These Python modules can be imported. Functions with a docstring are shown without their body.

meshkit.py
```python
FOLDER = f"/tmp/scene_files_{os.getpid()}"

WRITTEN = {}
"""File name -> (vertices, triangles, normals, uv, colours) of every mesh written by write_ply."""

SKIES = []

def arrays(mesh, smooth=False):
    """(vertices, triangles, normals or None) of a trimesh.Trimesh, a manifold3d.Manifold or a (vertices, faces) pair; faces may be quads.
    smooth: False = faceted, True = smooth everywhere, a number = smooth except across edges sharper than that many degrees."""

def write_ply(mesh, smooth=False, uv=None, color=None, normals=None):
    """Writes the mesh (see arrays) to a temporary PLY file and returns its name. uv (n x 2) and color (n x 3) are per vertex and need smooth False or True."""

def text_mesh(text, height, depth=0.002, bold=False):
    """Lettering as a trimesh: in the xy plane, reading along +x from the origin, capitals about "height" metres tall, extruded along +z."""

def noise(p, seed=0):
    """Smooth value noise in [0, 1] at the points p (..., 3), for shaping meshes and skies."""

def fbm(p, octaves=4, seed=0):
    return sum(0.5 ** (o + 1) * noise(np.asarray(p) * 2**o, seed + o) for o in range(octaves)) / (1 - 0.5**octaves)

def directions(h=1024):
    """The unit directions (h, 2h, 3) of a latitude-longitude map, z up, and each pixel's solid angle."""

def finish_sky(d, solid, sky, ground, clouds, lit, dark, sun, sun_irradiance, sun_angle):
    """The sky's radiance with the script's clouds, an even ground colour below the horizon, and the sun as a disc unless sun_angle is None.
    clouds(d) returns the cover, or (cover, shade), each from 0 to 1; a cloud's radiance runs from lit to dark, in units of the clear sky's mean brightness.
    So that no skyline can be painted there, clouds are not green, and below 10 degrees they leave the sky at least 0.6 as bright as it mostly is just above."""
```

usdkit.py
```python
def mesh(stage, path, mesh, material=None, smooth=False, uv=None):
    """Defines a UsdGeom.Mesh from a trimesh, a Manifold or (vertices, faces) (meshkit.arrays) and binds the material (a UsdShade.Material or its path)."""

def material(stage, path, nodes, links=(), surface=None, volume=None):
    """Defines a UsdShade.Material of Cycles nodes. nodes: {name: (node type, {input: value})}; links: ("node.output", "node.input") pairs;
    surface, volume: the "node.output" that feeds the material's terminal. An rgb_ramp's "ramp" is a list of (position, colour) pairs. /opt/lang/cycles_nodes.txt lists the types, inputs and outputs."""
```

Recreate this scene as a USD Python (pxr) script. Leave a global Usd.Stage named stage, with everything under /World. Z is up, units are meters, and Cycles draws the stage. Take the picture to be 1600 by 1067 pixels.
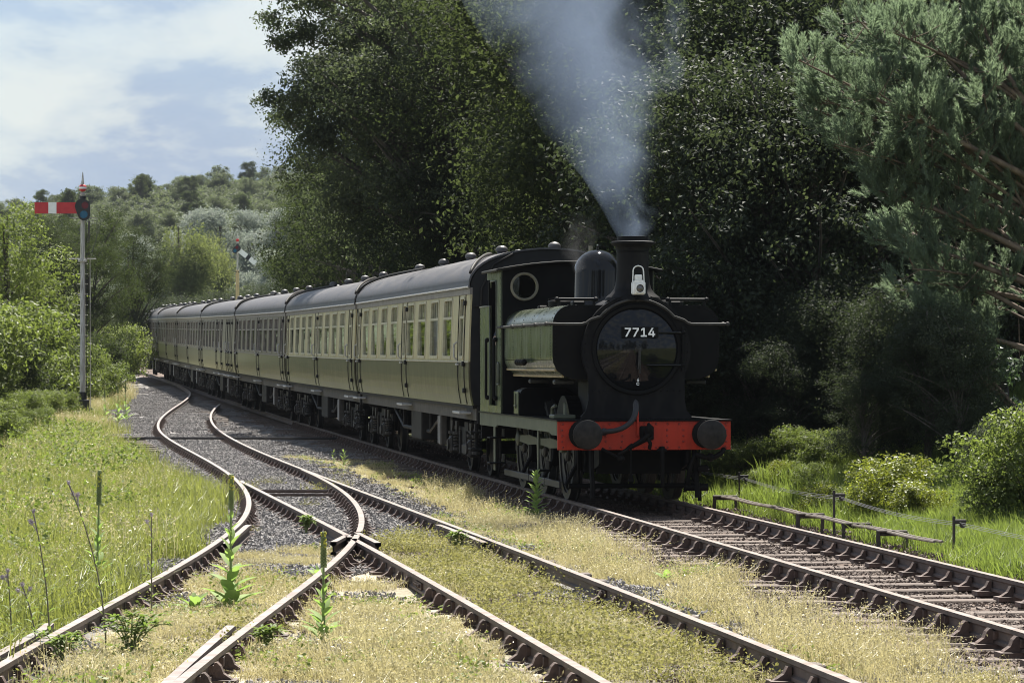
import math, random
import numpy as np, trimesh, usdkit, meshkit
from pxr import Usd, UsdGeom, UsdLux, UsdShade, Gf, Sdf, Vt
from scipy.interpolate import UnivariateSpline, PchipInterpolator
from shapely.geometry import Polygon, Point, box as sbox
from shapely.ops import unary_union

stage = Usd.Stage.CreateInMemory()
UsdGeom.SetStageUpAxis(stage, 'Z'); UsdGeom.SetStageMetersPerUnit(stage, 1.0)
world = UsdGeom.Xform.Define(stage, '/World'); stage.SetDefaultPrim(world.GetPrim())
UsdGeom.Scope.Define(stage, '/World/Looks')

# ------------------------------------------------------------------ camera, sky, sun, exposure
CAM_H, FOCAL_PX, HORIZON = 1.976, 5200.0, 566.0          # 1600-pixel-wide frame
cam = UsdGeom.Camera.Define(stage, '/World/camera')
cam.CreateHorizontalApertureAttr(36.0); cam.CreateVerticalApertureAttr(36.0*682/1024)
cam.CreateFocalLengthAttr(36.0*FOCAL_PX/1600)
cam.CreateClippingRangeAttr(Gf.Vec2f(0.5, 20000)); cam.CreateFStopAttr(0.0)
PITCH = math.degrees(math.atan((HORIZON-533.5)/FOCAL_PX))
cam.AddTranslateOp().Set(Gf.Vec3d(0, 0, CAM_H)); cam.AddRotateXOp().Set(90+PITCH)
cam.CreateExposureAttr(1.55)
SUN_AZ, SUN_EL = math.radians(9.0), math.radians(60.0)   # azimuth from +y towards +x
SKY_STRENGTH, SUN_INT = 0.05, 1.25

def mat(name, nodes, links=(), surface=None, volume=None):
    return usdkit.material(stage, '/World/Looks/'+name, nodes, links, surface, volume)

mat('sky_air', {
    'tc': ('texture_coordinate', {}),
    'sky': ('sky_texture', {'sky_type': 'single_scattering', 'sun_disc': False, 'sun_elevation': SUN_EL, 'sun_rotation': SUN_AZ, 'air_density': 1.0, 'aerosol_density': 0.6, 'ozone_density': 1.0}),
    'map': ('mapping', {'scale': (1.0, 1.0, 2.3), 'location': (1.3, 2.6, 0.487)}),
    'n1': ('noise_texture', {'scale': 3.4, 'detail': 5.0, 'roughness': 0.5, 'distortion': 0.2}),
    'cov': ('rgb_ramp', {'ramp': [(0.0, (.55, .55, .55)), (0.40, (.70, .70, .70)), (0.60, (.96, .96, .96)), (1.0, (1, 1, 1))]}),
    'n2': ('noise_texture', {'scale': 9.0, 'detail': 9.0, 'roughness': 0.56, 'distortion': 0.15}),
    'lit': ('rgb_ramp', {'ramp': [(0.0, (2.0, 2.7, 4.0)), (0.42, (2.2, 2.9, 4.2)), (0.50, (2.7, 3.3, 4.35)), (0.55, (4.2, 4.6, 4.9)), (0.62, (5.1, 5.3, 5.2)), (1.0, (5.4, 5.55, 5.35))]}),
    'mx': ('mix', {}),
    'bg': ('background_shader', {'strength': SKY_STRENGTH})},
    [('tc.generated', 'map.vector'), ('map.vector', 'n1.vector'), ('map.vector', 'n2.vector'), ('n1.fac', 'cov.fac'), ('n2.fac', 'lit.fac'),
     ('cov.color', 'mx.fac'), ('sky.color', 'mx.color1'), ('lit.color', 'mx.color2'), ('mx.color', 'bg.color')], surface='bg.background')
sky = UsdLux.DomeLight.Define(stage, '/World/sky')
UsdShade.MaterialBindingAPI.Apply(sky.GetPrim()).Bind(UsdShade.Material.Get(stage, '/World/Looks/sky_air'))
sky.GetPrim().SetCustomDataByKey('kind', 'structure')
sun = UsdLux.DistantLight.Define(stage, '/World/sun')
sun.CreateIntensityAttr(SUN_INT); sun.CreateAngleAttr(0.5); sun.CreateNormalizeAttr(True); sun.CreateColorAttr(Gf.Vec3f(1.0, 0.95, 0.87))
sd = np.array([math.sin(SUN_AZ)*math.cos(SUN_EL), math.cos(SUN_AZ)*math.cos(SUN_EL), math.sin(SUN_EL)])
zax = Gf.Vec3d(*map(float, sd)); xax = Gf.Cross(Gf.Vec3d(0, 0, 1), zax).GetNormalized(); yax = Gf.Cross(zax, xax)
sun.AddTransformOp().Set(Gf.Matrix4d(xax[0], xax[1], xax[2], 0, yax[0], yax[1], yax[2], 0, zax[0], zax[1], zax[2], 0, 0, 0, 50, 1))

# ------------------------------------------------------------------ scene-graph helpers
_used = {}
def numbered(parent, name):
    k = (parent, name); n = _used.get(k, 0); _used[k] = n+1
    return name if n == 0 else '%s_%03d' % (name, n)
def path_of(parent): return '/World' if parent is None else str(parent.GetPath())
def tag(p, label=None, category=None, group=None, kind=None):
    p = p.GetPrim() if hasattr(p, 'GetPrim') else p
    for k, v in (('label', label), ('category', category), ('group', group), ('kind', kind)):
        if v: p.SetCustomDataByKey(k, v)
    return p
def thing(name, label, category, loc=(0, 0, 0), rz=0.0, group=None, parent=None, scale=None):
    pp = path_of(parent)
    x = UsdGeom.Xform.Define(stage, pp+'/'+numbered(pp, name))
    x.AddTranslateOp().Set(Gf.Vec3d(*map(float, loc))); x.AddRotateZOp().Set(float(rz))
    if scale is not None: x.AddScaleOp().Set(Gf.Vec3f(*map(float, scale)))
    return tag(x.GetPrim(), label, category, group)
def place(name, cls, label, category, loc, rz=0.0, scale=1.0, group=None):
    """one more thing of a kind whose parts are defined once in a class prim"""
    s = (scale,)*3 if np.ndim(scale) == 0 else scale
    p = thing(name, label, category, loc, rz, group, scale=s)
    p.GetReferences().AddInternalReference(cls.GetPath()); p.SetInstanceable(True)
    return p
stage.CreateClassPrim('/World/kinds')
def kind_of(name):
    return stage.CreateClassPrim('/World/kinds/'+name)
def M_(name): return UsdShade.Material.Get(stage, '/World/Looks/'+name)
def put(name, mesh, material, parent=None, smooth=False, label=None, kind=None):
    """ONE mesh prim: a part under parent, or a top-level object"""
    if isinstance(mesh, MB): mesh = mesh.get()
    pp = path_of(parent)
    m = usdkit.mesh(stage, pp+'/'+numbered(pp, name), mesh, M_(material), smooth)
    return tag(m.GetPrim(), label, None, None, kind)

# ------------------------------------------------------------------ mesh builder
def rot_to(d):
    d = np.asarray(d, float); d = d/np.linalg.norm(d)
    a = np.array([0, 0, 1.0]) if abs(d[2]) < .9 else np.array([1.0, 0, 0])
    x = np.cross(a, d); x /= np.linalg.norm(x); y = np.cross(d, x)
    return np.stack([x, y, d], 1)
_BV = np.array([[x, y, z] for x in (-.5, .5) for y in (-.5, .5) for z in (-.5, .5)])
_BF = np.array([[0, 1, 3], [0, 3, 2], [4, 6, 7], [4, 7, 5], [0, 4, 5], [0, 5, 1], [2, 3, 7], [2, 7, 6], [0, 2, 6], [0, 6, 4], [1, 5, 7], [1, 7, 3]])
class MB:
    def __init__(s): s.v, s.f, s.n = [], [], 0
    def add(s, v, f):
        v = np.asarray(v, float); f = np.asarray(f, int)
        if f.shape[1] == 4: f = np.vstack([f[:, [0, 1, 2]], f[:, [0, 2, 3]]])
        s.v.append(v); s.f.append(f+s.n); s.n += len(v); return s
    def tm(s, m): return s.add(m.vertices, m.faces)
    def get(s): return (np.vstack(s.v), np.vstack(s.f))
    def box(s, c, size, R=None):
        v = _BV*np.asarray(size, float)
        if R is not None: v = v @ np.asarray(R).T
        return s.add(v+np.asarray(c, float), _BF)
    def bx(s, x0, x1, y0, y1, z0, z1): return s.box(((x0+x1)/2, (y0+y1)/2, (z0+z1)/2), (abs(x1-x0), abs(y1-y0), abs(z1-z0)))
    def pane(s, x0, x1, y, z0, z1, side):
        v = [(x0, y, z0), (x1, y, z0), (x1, y, z1), (x0, y, z1)]; return s.add(v, [[0, 1, 2, 3]] if side < 0 else [[3, 2, 1, 0]])
    def cbox(s, c, size, ch=.01, R=None):
        """box with chamfered vertical and horizontal edges (convex hull)"""
        h = np.asarray(size, float)/2; ch = min(ch, h.min()*.9); p = []
        for sx in (-1, 1):
            for sy in (-1, 1):
                for sz in (-1, 1):
                    for k in range(3):
                        q = np.array([sx, sy, sz])*(h-ch); q[k] = (sx, sy, sz)[k]*h[k]; p.append(q)
        m = trimesh.convex.convex_hull(np.array(p)); v = m.vertices
        if R is not None: v = v @ np.asarray(R).T
        return s.add(v+np.asarray(c, float), m.faces)
    def lathe(s, prof, origin=(0, 0, 0), axis=(0, 0, 1), n=24, R=None):
        """prof: (radius, along) pairs"""
        prof = np.asarray(prof, float); k = len(prof); a = np.arange(n)/n*2*np.pi
        v = np.stack([prof[:, None, 0]*np.cos(a), prof[:, None, 0]*np.sin(a), np.repeat(prof[:, 1:2], n, 1)], -1).reshape(-1, 3)
        i, j = np.meshgrid(np.arange(k-1), np.arange(n), indexing='ij'); j2 = (j+1) % n
        f = np.stack([i*n+j, i*n+j2, (i+1)*n+j2, (i+1)*n+j], -1).reshape(-1, 4)
        R = rot_to(axis) if R is None else R
        v = v @ R.T + np.asarray(origin, float)
        caps = []
        base = v
        f3 = np.vstack([f[:, [0, 1, 2]], f[:, [0, 2, 3]]])
        ex = []
        loop = np.allclose(prof[0], prof[-1])
        for ring, flip in () if loop else ((0, True), (k-1, False)):
            if prof[ring, 0] > 1e-6:
                cidx = len(base)+len(ex); ex.append(R @ np.array([0, 0, prof[ring, 1]])+np.asarray(origin, float))
                for jj in range(n):
                    t = [cidx, ring*n+jj, ring*n+(jj+1) % n]; caps.append(t[::-1] if flip else t)
        if ex: base = np.vstack([base, ex]); f3 = np.vstack([f3, caps])
        return s.add(base, f3)
    def cyl(s, p0, p1, r, r1=None, n=10):
        p0 = np.asarray(p0, float); p1 = np.asarray(p1, float); L = np.linalg.norm(p1-p0)
        return s.lathe([(r, 0), (r if r1 is None else r1, L)], p0, p1-p0, n)
    def tube(s, pts, r, n=6, closed=False):
        pts = np.asarray(pts, float); r = np.broadcast_to(np.asarray(r, float), (len(pts),))
        t = np.gradient(pts, axis=0); t /= np.linalg.norm(t, axis=1, keepdims=True)+1e-12
        if closed:
            t = np.roll(pts, -1, 0)-np.roll(pts, 1, 0); t /= np.linalg.norm(t, axis=1, keepdims=True)
        ref = np.array([0, 0, 1.0]) if abs(t[0, 2]) < .9 else np.array([1.0, 0, 0])
        x = np.cross(ref, t[0]); x /= np.linalg.norm(x); X = []
        for k in range(len(pts)):
            x = x-t[k]*(x @ t[k]); x /= np.linalg.norm(x)+1e-12; X.append(x)
        X = np.array(X); Y = np.cross(t, X); a = np.arange(n)/n*2*np.pi
        v = (pts[:, None]+r[:, None, None]*(X[:, None]*np.cos(a)[None, :, None]+Y[:, None]*np.sin(a)[None, :, None])).reshape(-1, 3)
        k = len(pts); rows = k if closed else k-1
        i, j = np.meshgrid(np.arange(rows), np.arange(n), indexing='ij'); j2 = (j+1) % n; i2 = (i+1) % k
        f = np.stack([i*n+j, i*n+j2, i2*n+j2, i2*n+j], -1).reshape(-1, 4)
        f3 = [np.vstack([f[:, [0, 1, 2]], f[:, [0, 2, 3]]])]
        if not closed:
            f3.append([[0, q+1, q] for q in range(1, n-1)]); o = (k-1)*n; f3.append([[o, o+q, o+q+1] for q in range(1, n-1)])
        return s.add(v, np.vstack(f3))
    def prism(s, poly, d0, d1, frame='yz'):
        """extrude a 2-D polygon (points or shapely); frame names the plane's two axes, the depth goes along the third"""
        if not hasattr(poly, 'exterior') and not hasattr(poly, 'geoms'): poly = Polygon(poly)
        for g in getattr(poly, 'geoms', [poly]):
            m = trimesh.creation.extrude_polygon(g, d1-d0, engine='earcut'); q = m.vertices+[0, 0, d0]
            if frame == 'yz': v = q[:, [2, 0, 1]]
            elif frame == 'xz': v = np.stack([q[:, 0], -q[:, 2], q[:, 1]], 1)   # depth along -y
            else: v = q
            s.add(v, m.faces)
        return s
    def sphere(s, c, r, sub=2, scale=(1, 1, 1)):
        m = trimesh.creation.icosphere(sub, 1.0); return s.add(m.vertices*np.asarray(scale)*r+np.asarray(c, float), m.faces)
    def dome(s, c, r, axis=(0, 0, 1), n=8, h=None):
        h = r if h is None else h
        return s.lathe([(r, 0), (r*.8, h*.6), (r*.35, h*.94), (1e-7, h)], c, axis, n)
def rounded(poly, r, res=5):
    return Polygon(poly).buffer(-r).buffer(r, quad_segs=res) if r > 0 else Polygon(poly)

# ------------------------------------------------------------------ materials
def pbr(name, c1, c2=None, scale=6.0, rough=.5, metal=0.0, bump=0.0, bscale=40.0, spec=.5, coat=0.0, lo=.35, hi=.65, stretch=(1, 1, 1), rvar=0.0):
    c2 = c1 if c2 is None else c2
    n = {'tc': ('texture_coordinate', {}), 'mp': ('mapping', {'scale': stretch}), 'n': ('noise_texture', {'scale': scale, 'detail': 5.0, 'roughness': .6}),
         'r': ('rgb_ramp', {'ramp': [(0, c1), (lo, c1), (hi, c2), (1, c2)]}),
         'p': ('principled_bsdf', {'roughness': rough, 'metallic': metal, 'specular_ior_level': spec, 'coat_weight': coat, 'coat_roughness': .06})}
    l = [('tc.object', 'mp.vector'), ('mp.vector', 'n.vector'), ('n.fac', 'r.fac'), ('r.color', 'p.base_color')]
    if rvar:
        n['rr'] = ('map_range', {'from_min': .3, 'from_max': .7, 'to_min': rough-rvar, 'to_max': rough+rvar, 'clamp': True}); l += [('n.fac', 'rr.value'), ('rr.result', 'p.roughness')]
    if bump:
        n['bn'] = ('noise_texture', {'scale': bscale, 'detail': 4.0}); n['b'] = ('bump', {'strength': bump, 'distance': .02})
        l += [('tc.object', 'bn.vector'), ('bn.fac', 'b.height'), ('b.normal', 'p.normal')]
    return mat(name, n, l, 'p.BSDF')
def leafmat(name, dark, light, trans, tw=.42, rough=.45, spec=.45, big=.35):
    """leaf colour varies leaf by leaf and clump by clump; thin leaves let light through"""
    return mat(name, {'g': ('geometry', {}), 'tc': ('texture_coordinate', {}), 'n': ('noise_texture', {'scale': big, 'detail': 3.0}),
        'oi': ('object_info', {}), 'a': ('math', {'math_type': 'multiply_add', 'value2': .55, 'value3': 0.0}),
        'b': ('math', {'math_type': 'multiply_add', 'value2': .45}), 'ad': ('math', {'math_type': 'multiply_add', 'value2': .25}),
        'r': ('rgb_ramp', {'ramp': [(0.0, dark), (.35, dark), (.85, light), (1, light)]}),
        'p': ('principled_bsdf', {'roughness': rough, 'specular_ior_level': spec}), 't': ('translucent_bsdf', {}),
        'tm': ('mix', {'mix_type': 'multiply', 'fac': 1.0, 'color2': trans}), 'm': ('mix_closure', {'fac': tw})},
        [('g.random_per_island', 'a.value1'), ('tc.object', 'n.vector'), ('n.fac', 'b.value1'), ('a.value', 'b.value3'), ('oi.random', 'ad.value1'), ('b.value', 'ad.value3'),
         ('ad.value', 'r.fac'), ('r.color', 'p.base_color'), ('r.color', 'tm.color1'), ('tm.color', 't.color'), ('p.BSDF', 'm.closure1'), ('t.BSDF', 'm.closure2')], 'm.closure')
# ------------------------------------------------------------------ lines of the railway (x as a function of y, the distance ahead)
def zt(y):
    """rail level: flat by the camera, then climbing about 1 in 110"""
    y = np.asarray(y, float); t = np.clip(y-40, 0, 70)
    return .009*t*t/140+.009*np.clip(y-110, 0, None)+.000022*np.clip(y-95, 0, 170)**2
def line(pts, s):
    p = sorted((y, x) for x, y in pts); ys = np.array([q[0] for q in p]); xs = np.array([q[1] for q in p])
    keep = np.concatenate([[True], np.diff(ys) > .05]); ys, xs = ys[keep], xs[keep]
    sp = UnivariateSpline(ys, xs, k=3, s=s*len(ys)); y0, y1 = ys[0], ys[-1]; a, b = float(sp.derivative()(y0)), float(sp.derivative()(y1)); xa, xb = float(sp(y0)), float(sp(y1))
    def f(y):
        y = np.asarray(y, float); r = sp(np.clip(y, y0, y1))
        return r+np.where(y < y0, (y-y0)*a, 0)+np.where(y > y1, (y-y1)*b, 0)
    return f
main_c = line([(4.48, 24.2), (3.92, 28.9), (3.5, 32.5), (2.7, 39.3), (1.85, 46.35), (.70, 54.9), (-.9, 66), (-2.3, 76), (-5.3, 96.3), (-8.4, 116.5), (-11.45, 136.7), (-14.5, 157), (-17.6, 177), (-20.8, 197), (-27.4, 240)], .004)
rail_1 = line([(-24.9, 225.57), (-21.6, 198.21), (-18.75, 178.91), (-16.646, 164.87), (-15.206, 154.48), (-13.957, 143.9), (-12.458, 126.56), (-11.705, 114.71), (-11.162, 106.37), (-10.657, 100.36), (-10.088, 94.83), (-9.356, 88.56), (-8.753, 84.0), (-7.956, 78.81), (-6.332, 67.54), (-5.046, 58.8), (-5.371, 61.05), (-4.607, 55.73), (-4.193, 52.27), (-3.874, 49.18), (-3.681, 46.85), (-3.518, 44.31), (-3.393, 41.66), (-3.334, 38.98), (-3.252, 35.8), (-3.239, 32.16), (-3.264, 28.89), (-3.321, 26.52), (-3.327, 25.4), (-3.349, 23.32), (-3.325, 22.14)], .0006)
rail_2 = line([(-10.9, 124.42), (-10.64, 121.5), (-10.141, 112.95), (-9.627, 106.37), (-9.047, 100.36), (-8.25, 92.24), (-7.12, 83.45), (-5.82, 74.12), (-4.6, 66.0), (-3.5, 58.9), (-3.098, 56.04), (-2.748, 53.66), (-2.116, 49.18), (-1.376, 44.72), (-1.054, 42.98), (-.386, 38.2), (.266, 33.52), (.864, 29.23), (1.269, 26.67), (1.653, 23.88), (1.89, 22.34), (2.135, 20.58)], .0009)
rail_3 = line([(-4.95, 58.2), (-4.373, 54.24), (-3.603, 49.18), (-2.911, 44.72), (-2.655, 43.52), (-2.245, 40.61), (-1.886, 38.06), (-1.344, 34.52), (-1.05, 32.15), (-.605, 28.92), (-.073, 25.43), (.262, 22.7), (.607, 20.52)], .0006)
rail_2c = line([(-4.45, 65.0), (-3.85, 60.5), (-3.27, 56.35), (-2.805, 53.1), (-2.397, 49.18), (-2.09, 45.55), (-1.944, 43.14), (-1.863, 40.96), (-1.80, 38.98), (-1.77, 36.62), (-1.768, 34.52), (-1.80, 31.5), (-1.896, 27.79), (-1.948, 25.55), (-2.002, 23.27), (-2.048, 21.58), (-2.075, 20.51)], .0004)
main_l = lambda y: main_c(y)-.76
main_r = lambda y: main_c(y)+.76
def left_a(y): return np.where(np.asarray(y) > 56, rail_1(y), rail_3(y))      # left rail of the straight siding
def fade(x, a, b): return np.clip((np.asarray(x, float)-a)/(b-a), 0, 1)
def smooth(x, a, b): t = fade(x, a, b); return t*t*(3-2*t)
def vn(x, y, s, seed=0): return meshkit.noise(np.stack([np.asarray(x)*s, np.asarray(y)*s, np.zeros_like(np.asarray(x, float))], -1), seed)

def zone(x, y):
    """0 brown main-line ballast, 1 grey ballast, 2 dry grass, 3 low weeds, 4 green grass on the left, 5 green grass on the right"""
    x = np.asarray(x, float); y = np.asarray(y, float)
    j = (vn(x, y, .9, 3)-.5)*.9; j2 = (vn(x, y, .45, 8)-.5)*2.2
    u = x-main_c(y); r1, r2, ra = rail_1(y), rail_2(y), left_a(y); rc = rail_2c(y)
    z = np.full(np.broadcast(x, y).shape, 4)
    gl = r1-np.where(y > 95, 2.6, np.where(y > 57, 1.35, np.where(y > 30, .75, .1)))+j*.8
    z = np.where(x > gl, 1, z)
    inB = (x > r1+.12) & (x < np.where(y > 38.6, ra, rc)) & (y < 56)
    z = np.where(inB & ((y < 33.6+j2*.3) | ((y < 37.6+j*.4) & (y > 35.4+j*.4))), 2, z)
    inT = (x > rc) & (x < rail_3(y)) & (y < 38.6)
    z = np.where(inT, np.where(y < 35.8+j*1.5, 2, 1), z)
    inA = (x > ra) & (x < r2)
    z = np.where(inA & (y < 41) & (y < 39.5+j2), 3, z)
    z = np.where(inA & (y < 22.3+j*.5), 1, z)
    gap = (x >= r2) & (u < -1.45+j*.5)
    z = np.where(gap & (x > r2+np.where(y > 46, .95, .28)+j*.5) & (y < 74+j2*2), 2, z)
    z = np.where(gap & (((x-r2-.55)/.62)**2+((y-32.4)/1.7)**2 < 1.0+j*.6), 1, z)
    z = np.where((u > -1.5+j*.5), 0, z)
    z = np.where(u > 2.1+j*.8, 5, z)
    far = (y > 128) & (u < -1.6) & (u > -3.6+j); z = np.where(far, 1, z)
    return z
def ground_h(x, y):
    x = np.asarray(x, float); y = np.asarray(y, float); u = x-main_c(y)
    h = -.21+(vn(x, y, .7, 1)-.5)*.07+(vn(x, y, .16, 5)-.5)*.16*fade(np.abs(u), 2.5, 6)
    h = np.where(np.abs(u) < 1.45, -.210+(vn(x, y, 2.2, 2)-.5)*.035, h)
    h = np.where((x > rail_1(y)-.9) & (x < rail_2(y)+.7) & (y > 34), -.179+(vn(x, y, 2.0, 2)-.5)*.03, h)
    h = h-.12*np.exp(-((np.abs(u)-2.25)/.5)**2)
    h = h+.085*np.clip(u-3.0, 0, 14)+.10*np.clip(u-9, 0, 20)
    h = h+.36*smooth(y, 44.5, 50.5)*smooth(u, 2.2, 3.4)*(1-smooth(y, 62, 80))
    w = rail_1(y)-x
    h = h+.03*np.clip(w-2.0, 0, 12)*fade(y, 30, 60)+.012*np.clip(w-14, 0, 60)
    return zt(y)+h

ys = np.concatenate([np.arange(-120, 6, 9.0), np.arange(6, 18, 1.0), np.arange(18, 62, .2), np.arange(62, 120, .5), np.arange(120, 262, 2.5)])
xs = np.concatenate([np.arange(-90, -24, 4.0), np.arange(-24, -8, .4), np.arange(-8, 8.6, .17), np.arange(8.8, 20, .5), np.arange(20, 92, 4.0)])
gx, gy = np.meshgrid(xs, ys); zz = zone(gx, gy)
soil = np.array([(.115, .086, .070), (.185, .175, .168), (.31, .275, .20), (.20, .175, .125), (.13, .13, .06), (.10, .115, .045)])[zz]
tone = (.75+.5*vn(gx, gy, 1.7, 11))[..., None]*(.8+.4*vn(gx, gy, 6.0, 12))[..., None]
dk = np.exp(-(((gx-(left_a(gy)+rail_2(gy))/2)/.6)**2+((gy-61)/7.0)**2))[..., None]          # oil-darkened ballast in the middle of the siding
soil = soil*tone*(1-.55*dk)
gv = np.stack([gx, gy, ground_h(gx, gy)], -1).reshape(-1, 3)
ny, nx = gx.shape; q = (np.arange(ny-1)[:, None]*nx+np.arange(nx-1)[None]).ravel()
gf = np.stack([q, q+1, q+1+nx, q+nx], -1)
mat('earth', {'a': ('attribute', {'attribute': 'soil'}), 'tc': ('geometry', {}), 'n': ('noise_texture', {'scale': 22.0, 'detail': 6.0, 'roughness': .7}),
    'v': ('voronoi_texture', {'scale': 19.0}), 'r': ('rgb_ramp', {'ramp': [(0, (.45, .45, .45)), (.5, (.95, .95, .95)), (1, (1.5, 1.5, 1.5))]}), 'm': ('mix', {'mix_type': 'multiply', 'fac': 1.0}),
    'b': ('bump', {'strength': .9, 'distance': .03}), 'p': ('principled_bsdf', {'roughness': .9, 'specular_ior_level': .2})},
    [('tc.position', 'n.vector'), ('tc.position', 'v.vector'), ('n.fac', 'r.fac'), ('a.color', 'm.color1'), ('r.color', 'm.color2'), ('m.color', 'p.base_color'), ('v.distance', 'b.height'), ('b.normal', 'p.normal')], 'p.BSDF')
g = usdkit.mesh(stage, '/World/ground', (gv, gf), M_('earth'), smooth=True)
UsdGeom.PrimvarsAPI(g).CreatePrimvar('soil', Sdf.ValueTypeNames.Color3fArray, 'vertex').Set(Vt.Vec3fArray.FromNumpy(soil.reshape(-1, 3).astype(np.float32)))
tag(g, kind='structure')

# wooded hill beyond the line
def hill_h(x, y):
    x = np.asarray(x, float); y = np.asarray(y, float)
    t = smooth(y, 250, 1000)
    lat = .72+.34*smooth(x+.02*y, -150, 30)
    return zt(262)-.4+t*47*lat+(vn(x, y, .012, 4)-.5)*9*fade(y, 300, 500)+.6*fade(y, 258, 300)-np.clip(y-1000, 0, None)*.01
hx, hy = np.meshgrid(np.concatenate([np.linspace(-700, -180, 14), np.linspace(-170, 120, 40), np.linspace(150, 600, 12)]), np.concatenate([np.linspace(258, 700, 40), np.linspace(720, 1600, 30)]))
hv = np.stack([hx, hy, hill_h(hx, hy)], -1).reshape(-1, 3); hny, hnx = hx.shape; q = (np.arange(hny-1)[:, None]*hnx+np.arange(hnx-1)[None]).ravel()
pbr('hill_grass', (.035, .048, .022), (.065, .08, .035), scale=.05, rough=.9, spec=.2)
put('hill', (hv, np.stack([q, q+1, q+1+hnx, q+hnx], -1)), 'hill_grass', smooth=True, kind='structure')

# ------------------------------------------------------------------ track
pbr('rail_side', (.040, .026, .021), (.085, .056, .044), scale=7, rough=.62, bump=.25, spec=.4)
mat('rail_steel', {'g': ('geometry', {}), 's': ('separate_xyz', {}), 'k': ('map_range', {'from_min': .90, 'from_max': .97, 'to_min': 0, 'to_max': 1, 'clamp': True}), 'tc': ('texture_coordinate', {}),
    'n': ('noise_texture', {'scale': 5.0, 'detail': 6.0}), 'rs': ('rgb_ramp', {'ramp': [(0, (.032, .022, .018)), (.4, (.045, .030, .024)), (.7, (.085, .056, .045)), (1, (.10, .07, .055))]}),
    'rt': ('rgb_ramp', {'ramp': [(0, (.16, .12, .10)), (.4, (.20, .155, .13)), (.7, (.30, .26, .235)), (1, (.33, .29, .27))]}), 'm': ('mix', {}), 'mr': ('map_range', {'to_min': .65, 'to_max': .38}),
    'p': ('principled_bsdf', {'specular_ior_level': .5})},
    [('g.normal', 's.vector'), ('s.z', 'k.value'), ('tc.object', 'n.vector'), ('n.fac', 'rs.fac'), ('n.fac', 'rt.fac'), ('k.result', 'm.fac'), ('rs.color', 'm.color1'), ('rt.color', 'm.color2'), ('m.color', 'p.base_color'), ('k.result', 'mr.value'), ('mr.result', 'p.roughness')], 'p.BSDF')
pbr('chair_iron', (.045, .029, .023), (.10, .062, .048), scale=9, rough=.7, bump=.3)
pbr('sleeper_brown', (.060, .043, .034), (.13, .098, .078), scale=3, rough=.85, bump=.6, stretch=(1.5, 14, 14), bscale=14)
pbr('sleeper_wood', (.055, .043, .036), (.14, .112, .095), scale=3, rough=.85, bump=.6, stretch=(1.5, 14, 14), bscale=14)
PROF = np.array([(-.035, 0), (.035, 0), (.035, -.034), (.010, -.052), (.009, -.108), (.032, -.122), (.032, -.146), (-.032, -.146), (-.032, -.122), (-.009, -.108), (-.010, -.052), (-.035, -.034)])[::-1]
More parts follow.
